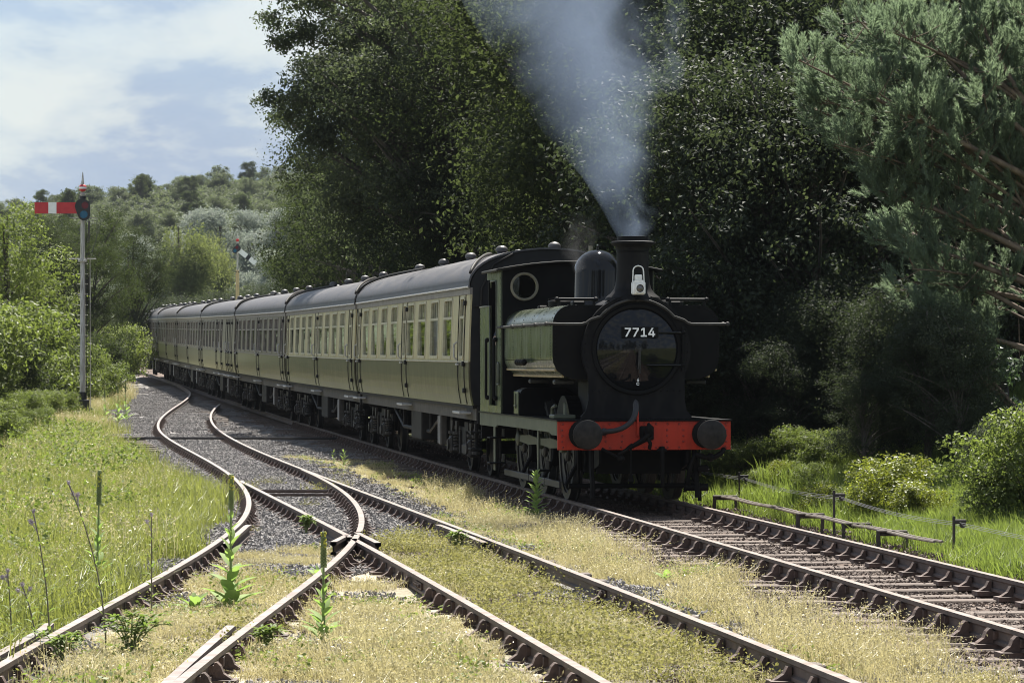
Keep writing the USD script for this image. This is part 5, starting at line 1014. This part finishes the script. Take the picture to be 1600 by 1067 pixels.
vr = np.random.default_rng(303)
BK = 'trees behind the viewpoint that the smokebox door mirrors'
for k in range(15):
    x = -40+k*5.8+vr.normal(0, 1.2); y = -15-12*vr.random(); place('mirrored_tree', k_wood, 'tree behind the viewpoint, seen only as a dark reflection in the smokebox door', 'tree', (x, y, -.3), vr.uniform(0, 360), vr.uniform(.6, 1.15), BK)

um = []
for k in range(3):
    (v_, f_), c_, d_ = crown_mesh([(0, 0, 1.2, 2.6, 2.2, 1.7), (1.5, .4, 1.6, 1.6, 1.5, 1.5), (-1.4, -.3, 1.0, 1.7, 1.5, 1.3)], 95, 26, .75, .38, vr); um.append(MB().add(v_, f_))
hxs, hys = [], []
for d in np.arange(300, 1080, 13.0):
    for x in np.arange(-110, 660, 30*300/d+14): hxs.append(px(x+vr.normal(0, 8), d)); hys.append(d+vr.normal(0, 5))
hxs, hys = np.array(hxs), np.array(hys)
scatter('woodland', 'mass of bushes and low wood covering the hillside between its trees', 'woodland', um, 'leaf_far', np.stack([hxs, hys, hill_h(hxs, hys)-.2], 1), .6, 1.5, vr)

for k, (x, d) in enumerate([(-215, 152), (-320, 160), (-430, 158), (-540, 166), (-660, 162), (-800, 150)]):
    plant('tree', k_oak[k % 2], 'broad tree beyond the left edge, mirrored in the coach windows', 'tree', x, d, vr.uniform(.8, 1.0), 'trees beyond the left edge mirrored in the coaches')

vr = np.random.default_rng(305)
US = 'shrubs closing the foot of the wood'
for x, d, s, c in [(1135, 58, .46, 0), (1180, 55.2, .42, 1), (1225, 54.6, .46, 0), (1272, 54.2, .44, 1), (1318, 53.6, .48, 0), (1362, 52.6, .46, 1), (1410, 51.2, .46, 0), (1452, 49.6, .44, 1), (1500, 48.8, .40, 0), (1100, 60, .5, 1), (1350, 49.5, .30, 1), (1240, 53, .36, 1)]:
    plant('shrub', k_haw[c], 'small dark shrub closing the foot of the wood behind the brambles', 'bush', x, d, s, US)
for k, (x, d, s) in enumerate([(8, 84, .50), (42, 91, .52), (72, 98, .50), (98, 103, .46), (26, 77, .40), (60, 88, .36), (-8, 72, .5)]):
    plant('bush', k_bush[0], ('pale low bush in the grass at the left edge, third from the front', 'pale low bush in the grass left of the signal foot, third from the right', 'pale low bush in the grass left of the signal foot, second from the right', 'pale low bush in the grass nearest the signal foot', 'pale low bush in the grass at the left edge, second from the front', 'smallest pale low bush in the grass left of the signal', 'pale low bush in the grass cut by the left edge, nearest the viewpoint')[k], 'bush', x, d, s)
# ------------------------------------------------------------------ signals
pbr('signal_red', (.42, .022, .03), (.48, .03, .035), scale=6, rough=.45)
pbr('signal_white', (.72, .72, .70), (.80, .80, .78), scale=6, rough=.45)
pbr('post_white', (.20, .185, .165), (.50, .49, .46), scale=5, rough=.7, stretch=(9, 9, .5), lo=.35, hi=.6)
pbr('post_buff', (.42, .30, .15), (.50, .38, .2), scale=4, rough=.7, stretch=(4, 4, .5))
pbr('signal_black', (.012, .012, .013), rough=.4)
mat('blue_glass', {'p': ('principled_bsdf', {'base_color': (.02, .16, .30), 'roughness': .1, 'transmission_weight': .35, 'specular_ior_level': .6})}, [], 'p.BSDF')
mat('red_glass', {'p': ('principled_bsdf', {'base_color': (.16, .008, .012), 'roughness': .1, 'transmission_weight': .2, 'specular_ior_level': .6})}, [], 'p.BSDF')
def signal(label, xp, d, ztop, arm_side, ang, arm_cols, post_m, rz, lower_m):
    x = px(xp, d); zb = gz(x, d); H = ztop-zb; t = thing('semaphore_signal', label, 'signal', (x, d, zb), rz)
    q = lambda n_, m, mt, sm=False, parent=None: put(n_, m, mt, parent or t, sm)
    zc = H-.82
    q('post', MB().lathe([(.092, .9), (.085, 2.5), (.068, H-1.0), (.062, H-.42), (.066, H-.40), (.055, H-.36)], n=14), post_m, 40)
    q('post_base', MB().lathe([(.125, -.3), (.125, .9)], n=14).cbox((.05, -.10, .45), (.36, .22, .42), .03).cbox((.22, 0, .25), (.2, .3, .3), .04), 'signal_black')
    fin = q('finial', MB().lathe([(.085, H-.40), (.10, H-.36), (.04, H-.30)], n=12).lathe([(.055, H-.05), (.012, H+.34), (1e-6, H+.36)], n=8), 'post_white', 40)
    put('ball', MB().sphere((0, 0, H-.16), .125, 2, (1, 1, 1)), 'signal_red', fin, True); put('collar', MB().lathe([(.10, H-.52), (.10, H-.43)], n=14), 'signal_black', fin); put('band', MB().lathe([(.128, H-.19), (.128, H-.13)], n=20), 'signal_white', fin) if arm_side < 0 else None
    ca, sa = math.cos(ang), math.sin(ang); R = np.array([[ca, 0, -sa], [0, 1, 0], [sa, 0, ca]])
    piv = np.array([0.0, -.17, zc])
    def blade(x0, x1, z0, z1, y=0): m = MB().bx(arm_side*x0, arm_side*x1, y-.012, y+.012, z0, z1); v, f = m.get(); return (v @ R.T+piv, f)
    arm = q('arm', blade(.04, .12, -.17, .19), 'signal_black')
    for a, b, c in arm_cols: put('arm_panel', blade(a, b, -.17, .19, -.002*(c != arm_cols[0][2])), c, arm)
    sp = unary_union([Point(-.02*1, .06).buffer(.24, quad_segs=10), Point(-.07, -.20).buffer(.20, quad_segs=10), sbox(-.25, -.2, .10, .20)]); sp = Polygon(sp.convex_hull.exterior)
    h1, h2 = Point(-.06, -.20).buffer(.125), Point(-.10, .09).buffer(.115)
    m = MB().prism(sp.difference(unary_union([h1, h2])), -.02, .02, 'xz'); v, f = m.get(); v = v*[(-1 if arm_side > 0 else 1)*-1 if False else 1, 1, 1]
    fl = -1.0 if arm_side > 0 else 1.0
    def sv(m): v, f = m.get(); v = v*[-fl, 1, 1] if arm_side < 0 else v; f = f[:, ::-1] if arm_side < 0 else f; return (v @ R.T+piv+[0, -.03, 0], f)
    spc = q('spectacle', sv(m), 'signal_black')
    put('blue_lens', sv(MB().prism(h1, -.006, .006, 'xz')), 'blue_glass', spc); put('red_lens', sv(MB().prism(h2, -.006, .006, 'xz')), 'red_glass', spc)
    q('lamp_case', MB().cbox((-arm_side*.07, .06, zc-.18), (.16, .18, .26), .02), 'signal_black')
    q('stay', MB().tube([(-.42, -.02, zc-.32), (.46, -.02, zc-.30), (.46, 0, zc-.9), (.3, 0, zc-1.4)], .014, 5), 'signal_black')
    q('bracket', MB().cbox((0, 0, zc-1.62), (.86, .12, .035), .006).cbox((0, 0, zc-1.68), (.26, .24, .09), .015), lower_m)
    if d < 150:
        rd = MB().tube([(.13, -.06, .6), (.115, -.06, zc-.2)], .014, 5); q('wire_rod', rd, 'signal_black')
        lad = MB().tube([(-.02, .30, .1), (-.02, .16, zc-1.6)], .012, 5).tube([(.22, .30, .1), (.22, .16, zc-1.6)], .012, 5)
        for z in np.arange(.4, zc-1.7, .33): lad.cyl((-.17, 0, z), (.17, 0, z), .009, n=5)
        q('steps', lad, 'post_white')
    else:
        q('lower_post', MB().lathe([(.13, .0), (.13, H-2.4), (.10, H-2.38)], n=14), 'post_buff', 40)
signal('tall white post signal with horizontal red arm striped white', 129, 107, CAM_H+(HORIZON-286)*107/FOCAL_PX, -1, 0.0, [(.12, .82, 'signal_red'), (.82, 1.08, 'signal_white'), (1.08, 1.52, 'signal_red')], 'post_white', 0, 'post_white')
signal('far signal on buff post with lowered white arm striped black', 371, 246, CAM_H+(HORIZON-372)*246/FOCAL_PX, 1, math.radians(-38), [(.12, .88, 'signal_white'), (.88, 1.16, 'signal_black'), (1.16, 1.72, 'signal_white')], 'post_white', 0, 'signal_black')
# ------------------------------------------------------------------ signal-wire stakes, wires and point rods on the right
pbr('stake_iron', (.02, .017, .015), (.05, .038, .03), scale=12, rough=.7)
pbr('wire_steel', (.16, .16, .16), (.24, .24, .24), rough=.45, metal=.3)
pbr('rod_rust', (.085, .066, .052), (.16, .135, .115), scale=5, rough=.65)
sx = lambda y: float(main_r(y))+1.36
SL = ['short iron stake carrying signal wires, nearest the locomotive', 'tall thin iron stake carrying signal wires beside the point rods', 'iron stake carrying signal wires in tall grass at the right']
stk = []
for (d, xp), lb in zip(((50, 1155), (42.6, 1303), (37.4, 1490)), SL):
    x = px(xp, d); z0 = gz(x, d); zt_ = CAM_H-(({50: 738, 42.6: 766, 37.4: 806}[d])-HORIZON)*d/FOCAL_PX; t = thing('wire_stake', lb, 'wire stake', (x, d, z0)); h = zt_-z0
    put('post', MB().cyl((0, 0, -.1), (0, 0, h), .017, n=6), 'stake_iron', t); put('pulley', MB().cbox((.07, 0, h-.06), (.14, .03, .05), .008).lathe([(.035, -.012), (.02, 0), (.035, .012)], (.10, 0, h-.10), (0, 1, 0), 12), 'stake_iron', t); stk.append((x, d, zt_-.07))
x0, y0, z0 = stk[0]; x2, y2, z2 = stk[2]
ends = [(x0-(stk[1][0]-x0)*1.3, y0+8, z0+.05)]+stk+[(x2+1.6, y2-9, z2-.02)]
for k in range(3):
    pts = []
    for a, b in zip(ends[:-1], ends[1:]):
        for q in np.linspace(0, 1, 9)[:-1]: pts.append((a[0]+(b[0]-a[0])*q+.06+.02*k, a[1]+(b[1]-a[1])*q, a[2]+(b[2]-a[2])*q-.05*math.sin(math.pi*q)-.022*k))
    pts.append(ends[-1]); t = put('signal_wire', MB().tube(pts, .0028, 4), 'wire_steel'); tag(t, ('topmost', 'middle', 'lowest')[k]+' of the thin signal wires strung along the right bank', 'wire')
rx = lambda y: float(main_r(y))+.98
for k in range(2):
    pts = [(rx(y)+.09*k, y, float(zt(y))-.02+.006*math.sin(y*2.1)) for y in np.linspace(49.5, 37.0, 26)]
    t = put('point_rod', MB().tube(pts, .017, 6), 'rod_rust'); tag(t, ('inner', 'outer')[k]+' rusty point rod running along the right side of the track', 'rod')
for d, lb in ((49.3, 'low iron rod stool nearest the locomotive'), (43.6, 'low iron rod stool left of the tall stake'), (41.0, 'low iron rod stool right of the tall stake'), (39.2, 'low iron rod stool at the edge of tall grass')):
    x = rx(d); z = float(zt(d))-.165; t = thing('rod_stool', lb, 'rod stool', (x, d, z), -6)
    put('cap', MB().cbox((.06, 0, .155), (.34, .10, .028), .01), 'sleeper_side', t); put('leg', MB().cbox((-.10, 0, .03), (.05, .09, .28), .01), 'stake_iron', t); put('leg', MB().cbox((.22, 0, .03), (.05, .09, .28), .01), 'stake_iron', t); put('roller', MB().cyl((-.12, 0, .12), (.26, 0, .12), .022, n=8), 'stake_iron', t)
# ------------------------------------------------------------------ single plants in the foreground
leafmat('mullein_leaf', (.22, .29, .12), (.34, .42, .20), (1.4, 1.6, .8), tw=.4, rough=.7, spec=.2)
leafmat('thistle_green', (.13, .17, .06), (.22, .26, .11), (1.5, 1.7, .8), tw=.38, rough=.6, spec=.2)
pbr('stem_green', (.13, .17, .06), (.19, .23, .09), scale=20, rough=.7)
pbr('stem_brown', (.10, .085, .055), (.16, .14, .09), scale=20, rough=.8)
pbr('flower_yellow', (.30, .30, .05), (.55, .50, .06), scale=60, rough=.7, lo=.45, hi=.55)
pbr('flower_purple', (.20, .16, .20), (.42, .36, .40), scale=60, rough=.8, lo=.4, hi=.6)
pr7 = np.random.default_rng(77)
def blade_leaf(base, az, elev, L, w, curl, fold=.25):
    """broad pointed leaf with a midrib fold, arching outward from its stem"""
    n = 8; t = np.linspace(0, 1, n); e = elev-curl*t; dirh = np.array([math.cos(az), math.sin(az), 0]); sd_ = np.array([-math.sin(az), math.cos(az), 0]); seg = L/(n-1)
    mid = np.array(base)+np.concatenate([[np.zeros(3)], np.cumsum((np.cos(e[:-1])[:, None]*dirh+np.sin(e[:-1])[:, None]*np.array([0, 0, 1]))*seg, 0)])
    ww = w*np.sin(np.pi*np.clip(.06+t*.94, 0, 1))**.8*(1-.25*t)
    up = -np.sin(e)[:, None]*dirh+np.cos(e)[:, None]*np.array([0, 0, 1])
    l = mid+sd_*ww[:, None]+up*ww[:, None]*fold; r = mid-sd_*ww[:, None]+up*ww[:, None]*fold; v = np.vstack([l, mid, r]); f = []
    for k in range(n-1): f += [[k, k+1, n+k+1, n+k], [n+k, n+k+1, 2*n+k+1, 2*n+k]]
    return v, np.array(f)
def mullein(label, xp, yb, yt, ysp, d, leafL, nleaf, spike=True):
    x = px(xp, d); z = gz(x, d); H = (yb-yt)*d/FOCAL_PX; t = thing('mullein', label, 'plant', (x, d, z)); sp0 = H*(1-(ysp-yt)/(yb-yt)) if spike else H
    lean = pr7.normal(0, .02, 2); ax = lambda h: np.array([lean[0]*h, lean[1]*h, h])
    put('stem', MB().tube([ax(h)+[0, 0, 0] for h in np.linspace(-.03, H, 10)], np.linspace(.014, .006, 10), 7), 'stem_green', t, True)
    if spike:
        m = MB()
        for h in np.arange(sp0, H, .011):
            for a in np.arange(5)/5*6.28+h*57: r = .014*(1-.45*((h-sp0)/(H-sp0))**2)+.004; m.sphere(ax(h)+[math.cos(a)*r, math.sin(a)*r, 0], .0085*pr7.uniform(.8, 1.2), 0)
        put('flower_spike', m, 'stem_green', t, True); m = MB()
        for q in range(26): h = sp0+(H-sp0)*(.55+.45*pr7.random()); a = pr7.uniform(0, 6.28); m.sphere(ax(h)+[math.cos(a)*.019, math.sin(a)*.019, 0], .009, 0)
        put('flowers', m, 'flower_yellow', t, True)
    for k in range(nleaf):
        u = (k/nleaf)**1.5; h = .02+u*(sp0*.93); L = 1.25*leafL*(1-.76*u**.8); el = .72+.45*u+pr7.normal(0, .14)
        put('leaf', blade_leaf(ax(h), k*2.4+pr7.normal(0, .2), el, L, L*.235, .62-.3*u), 'mullein_leaf', t, True)
mullein('tall mullein with broad leaves between the curved rails', 360, 962, 748, 800, 28.6, .27, 24)
mullein('smaller mullein with yellow-tipped spike right of the curved rail', 506, 1030, 851, 905, 24.6, .20, 20)
mullein('slim mullein standing in green grass at the left', 151, 935, 737, 790, 30.6, .22, 22)
mullein('mullein rosette without a stalk left of the tall mullein', 303, 958, 935, 935, 28.2, .22, 9, False)
mullein('small mullein rosette behind the curved rail', 497, 905, 890, 890, 33.0, .17, 7, False)
mullein('small mullein rosette in dry grass between siding and running line', 1043, 902, 890, 890, 33.6, .19, 7, False)
mullein('pale mullein rosette low in dry grass near the bottom edge', 606, 1036, 1025, 1025, 24.2, .13, 7, False)
for k, (xp, yb, yt, d) in enumerate([(185, 640, 575, 104), (197, 638, 575, 106), (166, 640, 578, 102)]): mullein(('middle', 'rightmost', 'leftmost')[k]+' of three distant mullein stalks right of the signal post', xp, yb, yt, yt+18, d, .3, 10)
def leafy(label, name, xp, yb, yt, d, L, n, m='mullein_leaf', stemm='stem_green', w=.12, lean=0.0):
    x = px(xp, d); z = gz(x, d); H = (yb-yt)*d/FOCAL_PX; t = thing(name, label, 'plant', (x, d, z)); put('stem', MB().tube([(lean*h*h, 0, h) for h in np.linspace(-.03, H, 8)], np.linspace(.009, .003, 8), 6), stemm, t, True)
    for k in range(n):
        u = k/n; h = H*(.04+.95*u); put('leaf', blade_leaf((lean*h*h, 0, h), k*2.4, .5+.5*u+pr7.normal(0, .1), L*(1-.55*u), L*w*(1-.4*u), .35), m, t, True)
leafy('upright leafy willowherb in front of the locomotive wheels', 'willowherb', 838, 806, 733, 46.4, .24, 38, w=.17)
leafy('small brown seeding weed left of the willowherb', 'weed_stalk', 810, 800, 762, 46.8, .10, 14, 'grass_dry', 'stem_brown')
leafy('leafy weed beside the running line under the second coach', 'weed_stalk', 537, 700, 672, 70.0, .22, 16, 'thistle_green')
leafy('slim weed standing by the rail under the second coach', 'weed_stalk', 521, 700, 670, 70.5, .16, 12, 'thistle_green')
def thistle(label, xp, yb, yt, d, heads, lean):
    x = px(xp, d); z = gz(x, d); H = (yb-yt)*d/FOCAL_PX; t = thing('thistle', label, 'plant', (x, d, z)); ax = lambda h: np.array([lean*h*h/H, 0, h])
    put('stem', MB().tube([ax(h) for h in np.linspace(-.03, H, 9)], np.linspace(.0075, .004, 9), 6), 'stem_brown', t, True)
    for k in range(heads):
        h = H*(1-.045*k*(k > 0)) if k < 4 else H*pr7.uniform(.6, .8); a = pr7.uniform(0, 6.28); p = ax(H*.93 if k else H)+np.array([math.cos(a)*.045*(k > 0), .03*math.sin(a)*(k > 0), .02*pr7.random()]); m = MB().tube([ax(H*.86), (ax(H*.86)+p)/2+[0, 0, .01], p], .003, 4).sphere(p, .012, 1, (1, 1, 1.2))
        for q in range(22): r = pr7.normal(size=3); r[2] = abs(r[2])+.4; r /= np.linalg.norm(r); m.cyl(p+r*.008, p+r*.026, .0022, .0008, 4)
        put('flower_head', m, 'flower_purple', t)
    for k in range(16):
        u = k/16; h = H*(.03+.80*u); put('leaf', blade_leaf(ax(h), k*2.4, .7+pr7.normal(0, .2), .15*(1-.6*u), .018*(1-.5*u), .8, .4), 'thistle_green', t, True)
thistle('tall thistle with several grey heads, leftmost at the grass edge', 78, 1045, 832, 24.6, 4, -.12); thistle('leaning thistle with a purple-grey head second from the left', 166, 1052, 785, 24.4, 4, -.22)
thistle('straight slender thistle left of the slim mullein', 237, 1000, 822, 26.2, 2, .0); thistle('short thistle with dark heads at the left edge', 18, 1040, 925, 24.8, 4, -.05); thistle('low thistle with grey heads in front of the tall ones', 58, 1060, 945, 24.0, 3, -.2)
def thorny(label, xp, yb, d, R, H, n):
    x = px(xp, d); z = gz(x, d); t = thing('thistle_bush', label, 'plant', (x, d, z))
    for k in range(n):
        a = pr7.uniform(0, 6.28); R_ = R*pr7.uniform(.4, 1); e = np.array([math.cos(a)*R_, math.sin(a)*R_*.6, H*pr7.uniform(.6, 1)]); pts = np.array([np.array([0, 0, 0])*(1-u)+e*u+np.array([0, 0, .10*math.sin(math.pi*u)]) for u in np.linspace(0, 1, 8)]); s = put('stem', MB().tube(pts, np.linspace(.006, .003, 8), 5), 'stem_green', t, True)
        v0 = MB()
        for q in range(22): u = pr7.uniform(.15, 1); i = u*7; j = int(min(6, i)); p = pts[j]+(pts[j+1]-pts[j])*(i-j); v, f = blade_leaf(p, pr7.uniform(0, 6.28), pr7.uniform(-.1, .8), pr7.uniform(.05, .10), .012, .6, .5); v0.add(v, f)
        put('foliage', v0, 'thistle_green', s, True, kind='stuff')
thorny('sprawling green thistle between the curved rails at the bottom left', 205, 1045, 24.2, .34, .34, 12); thorny('small thistle patch left of the curved rail at the bottom', 95, 1062, 23.6, .25, .22, 8); thorny('green weed clump at the foot of the curved rail', 415, 1045, 24.0, .16, .16, 7)
thorny('weed clump growing between the siding rails by the inner blade', 715, 850, 37.6, .16, .24, 9); thorny('dry weed growing through the inner rail near the crossing', 478, 832, 41.5, .16, .22, 8)
# ------------------------------------------------------------------ driver in the cab
pbr('overall_navy', (.010, .013, .030), (.020, .024, .050), scale=14, rough=.85)
pbr('skin', (.42, .27, .20), (.47, .31, .23), scale=12, rough=.6)
import manifold3d as m3
def body(joints, bones, res=.028):
    out = None
    for a, b in bones:
        (pa, ra), (pb, rb) = joints[a], joints[b]
        sa = m3.Manifold.sphere(ra, 16).translate(pa); sb = m3.Manifold.sphere(rb, 16).translate(pb); h = m3.Manifold.batch_hull([sa, sb]); out = h if out is None else out+h
    mm = out.refine_to_length(res).to_mesh(); t = trimesh.Trimesh(mm.vert_properties[:, :3], mm.tri_verts, process=True); trimesh.smoothing.filter_taubin(t, iterations=14); return t
cab = np.array([math.cos(HEAD), math.sin(HEAD)]); dvp = (1.845-6.52*cab[0]+.72*math.sin(HEAD), LOCO_Y-6.52*cab[1]-.72*math.cos(HEAD), float(zt(LOCO_Y))+1.28)
person = thing('person', 'person in dark navy overalls standing in the cab doorway, arm resting out', 'person', dvp, math.degrees(HEAD))
J = {'hipc': ((0, 0, .95), .14), 'chest': ((.02, 0, 1.26), .155), 'neck': ((.03, 0, 1.47), .062), 'head0': ((.05, 0, 1.53), .07), 'sl': ((.01, .19, 1.40), .070), 'sr': ((.0, -.19, 1.40), .070), 'el': ((.08, .27, 1.12), .050), 'wl': ((.28, .22, 1.02), .036), 'er': ((-.16, -.36, 1.30), .052), 'wr': ((-.10, -.47, 1.12), .036), 'hl': ((0, .10, .90), .098), 'hr': ((0, -.10, .90), .098), 'kl': ((.04, .11, .48), .065), 'kr': ((.03, -.11, .48), .065), 'al': ((0, .11, .09), .048), 'ar': ((0, -.11, .09), .048), 'fl': ((.16, .12, .045), .042), 'fr': ((.16, -.12, .045), .042)}
put('body', body(J, [('hipc', 'chest'), ('chest', 'neck'), ('sl', 'sr'), ('chest', 'sl'), ('chest', 'sr'), ('sl', 'el'), ('el', 'wl'), ('sr', 'er'), ('er', 'wr'), ('hipc', 'hl'), ('hipc', 'hr'), ('hl', 'kl'), ('hr', 'kr'), ('kl', 'al'), ('kr', 'ar'), ('al', 'fl'), ('ar', 'fr'), ('neck', 'head0')]), 'overall_navy', person, True)
hd = body({'c': ((.055, 0, 1.66), .092), 'j': ((.085, 0, 1.585), .058), 'b': ((.03, 0, 1.67), .095), 'n': ((.155, 0, 1.625), .016), 'n2': ((.145, 0, 1.66), .010), 'e1': ((.045, .095, 1.645), .020), 'e2': ((.045, -.095, 1.645), .020)}, [('c', 'j'), ('c', 'b'), ('n', 'n2'), ('c', 'e1'), ('c', 'e2')], .014)
hp_ = put('head', hd, 'skin', person, True)
put('eyes', MB().sphere((.140, .034, 1.655), .010, 1).sphere((.140, -.034, 1.655), .010, 1), 'oily_black', hp_, True); put('mouth', MB().cbox((.138, 0, 1.582), (.010, .045, .007), .002), 'oily_black', hp_)
put('cap', MB().lathe([(.107, 1.685), (.112, 1.71), (.118, 1.74), (.09, 1.765), (1e-6, 1.77)], (.035, 0, 0), n=20).cbox((.15, 0, 1.692), (.09, .13, .012), .004), 'oily_black', person, 40)
def hand(w, dr, sd_):
    w = np.array(w); dr = np.array(dr, float)/np.linalg.norm(dr); sv = np.cross(dr, [0, 0, 1]); sv /= np.linalg.norm(sv); jn = {'w': (tuple(w), .028), 'p1': (tuple(w+dr*.07+sv*.022), .018), 'p2': (tuple(w+dr*.07-sv*.022), .018)}; bn = [('w', 'p1'), ('w', 'p2'), ('p1', 'p2')]
    for k, L in enumerate((.062, .072, .068, .052)):
        b = w+dr*.072+sv*(.027-.018*k); c = b+dr*L*.55+[0, 0, -.006]; e = c+dr*L*.35+[0, 0, -.024]; jn.update({'a%d' % k: (tuple(b), .0095), 'b%d' % k: (tuple(c), .0088), 'c%d' % k: (tuple(e), .0078)}); bn += [('a%d' % k, 'b%d' % k), ('b%d' % k, 'c%d' % k)]
    tb = w+dr*.02+sv*.03*sd_; jn.update({'t0': (tuple(tb), .012), 't1': (tuple(tb+sv*.022*sd_+dr*.03), .010), 't2': (tuple(tb+sv*.026*sd_+dr*.055+[0, 0, -.01]), .009)}); bn += [('w', 't0'), ('t0', 't1'), ('t1', 't2')]
    return body(jn, bn, .005)
put('hand', hand((-.10, -.47, 1.11), (.45, .1, -.75), 1), 'skin', person, True); put('hand', hand((.28, .22, 1.02), (.9, -.2, -.2), -1), 'skin', person, True)
# ------------------------------------------------------------------ smoke above the chimney, a wisp of steam behind the dome
def plume(name, label, cat, spine, radii, density, color, nscale, aniso=.2):
    """closed billowing body of smoke around a rising axis; density thins towards its edge and along its length"""
    sp = np.array(spine); n = 40; q = np.linspace(0, 1, len(sp)); u = np.linspace(0, 1, n); S = np.stack([PchipInterpolator(q, sp[:, k])(u) for k in range(3)], 1); Rr = PchipInterpolator(q, radii)(u)
    v, f = MB().tube(S-S[0], Rr, 28).get(); t = usdkit.mesh(stage, '/World/'+name, (v, f), None); UsdGeom.Xformable(t).AddTranslateOp().Set(Gf.Vec3d(*map(float, S[0]))); H = float(S[-1, 2]-S[0, 2])
    x1, x2 = np.polyfit((S-S[0])[:, 2], (S-S[0])[:, 0], 2)[:2][::-1]; y1, y2 = np.polyfit((S-S[0])[:, 2], (S-S[0])[:, 1], 2)[:2][::-1]; r1, r0 = np.polyfit((S-S[0])[:, 2], Rr, 1)
    M2 = lambda a, b=None, **k: ('math', dict({'math_type': a}, **({'value2': b} if b is not None else {}), **k))
    nodes = {'tc': ('texture_coordinate', {}), 's': ('separate_xyz', {}), 'zz': M2('multiply'),
        'ax': M2('multiply', x1), 'ax2': ('math', {'math_type': 'multiply_add', 'value2': x2}), 'dx': M2('subtract'), 'ay': M2('multiply', y1), 'ay2': ('math', {'math_type': 'multiply_add', 'value2': y2}), 'dy': M2('subtract'),
        'dx2': M2('multiply'), 'dy2': M2('multiply'), 'rr': M2('add'), 'r': ('math', {'math_type': 'sqrt'}), 'R': ('math', {'math_type': 'multiply_add', 'value2': float(r1), 'value3': float(max(r0, .05))}), 'q': M2('divide'),
        'n': ('noise_texture', {'scale': nscale, 'detail': 5.0, 'roughness': .6, 'distortion': 1.3}), 'nz': ('math', {'math_type': 'multiply_add', 'value2': 4.6, 'value3': -2.15}), 'sum': M2('add'),
        'e': ('map_range', {'range_type': 'smoothstep', 'from_min': -.05, 'from_max': .95, 'to_min': 1.0, 'to_max': 0.0, 'clamp': True}),
        'h': ('map_range', {'from_min': 0.0, 'from_max': H, 'to_min': 1.0, 'to_max': .10, 'clamp': True}), 'h2': ('math', {'math_type': 'power', 'value2': 1.15}), 'd1': M2('multiply'), 'd2': M2('multiply', density),
        'v': ('principled_volume', {'color': color, 'anisotropy': aniso})}
    L = [('tc.object', 's.vector'), ('s.z', 'zz.value1'), ('s.z', 'zz.value2'), ('s.z', 'ax.value1'), ('zz.value', 'ax2.value1'), ('ax.value', 'ax2.value3'), ('s.x', 'dx.value1'), ('ax2.value', 'dx.value2'), ('s.z', 'ay.value1'), ('zz.value', 'ay2.value1'), ('ay.value', 'ay2.value3'), ('s.y', 'dy.value1'), ('ay2.value', 'dy.value2'),
         ('dx.value', 'dx2.value1'), ('dx.value', 'dx2.value2'), ('dy.value', 'dy2.value1'), ('dy.value', 'dy2.value2'), ('dx2.value', 'rr.value1'), ('dy2.value', 'rr.value2'), ('rr.value', 'r.value1'), ('s.z', 'R.value1'), ('r.value', 'q.value1'), ('R.value', 'q.value2'),
         ('tc.object', 'n.vector'), ('n.fac', 'nz.value1'), ('q.value', 'sum.value1'), ('nz.value', 'sum.value2'), ('sum.value', 'e.value'), ('s.z', 'h.value'), ('h.result', 'h2.value1'), ('e.result', 'd1.value1'), ('h2.value', 'd1.value2'), ('d1.value', 'd2.value1'), ('d2.value', 'v.density')]
    m = mat(name+'_vapour', nodes, L, None, 'v.volume'); UsdShade.MaterialBindingAPI.Apply(t.GetPrim()).Bind(m); return tag(t, label, cat, kind='stuff')
cx = 1.845-.94*cab[0]; cyy = LOCO_Y-.94*cab[1]; Zt = float(zt(LOCO_Y))
plume('smoke', 'thin blue-grey smoke drifting up and left from the chimney', 'smoke', [(cx, cyy, 3.70+Zt), (cx+.02, cyy+.1, 4.1), (cx-.05, cyy+.25, 4.8), (cx-.30, cyy+.5, 5.7), (cx-.55, cyy+.8, 6.7), (cx-.85, cyy+1.1, 8.2), (cx-1.0, cyy+1.4, 10.0)], [.22, .42, .72, 1.1, 1.5, 1.9, 2.3], .85, (.40, .505, .68), .34)
plume('steam', 'small wisp of white steam beside the dome', 'steam', [(1.845-3.4*cab[0]-.35, LOCO_Y-3.4*cab[1], 3.35), (1.845-3.5*cab[0]-.4, LOCO_Y-3.5*cab[1], 3.7), (1.845-3.6*cab[0]-.25, LOCO_Y-3.6*cab[1], 4.15)], [.12, .28, .36], .22, (.9, .9, .9), 3.0)
# ------------------------------------------------------------------ the air
mat('air', {'v': ('principled_volume', {'color': (.80, .87, .97), 'density': .000045, 'anisotropy': .0})}, [], None, 'v.volume')
hz = MB().bx(-1300, 1300, -200, 1700, -6.5, 75).get(); hzp = usdkit.mesh(stage, '/World/haze', hz, M_('air')); tag(hzp, 'faint summer haze lying over the whole valley', 'haze', kind='stuff')
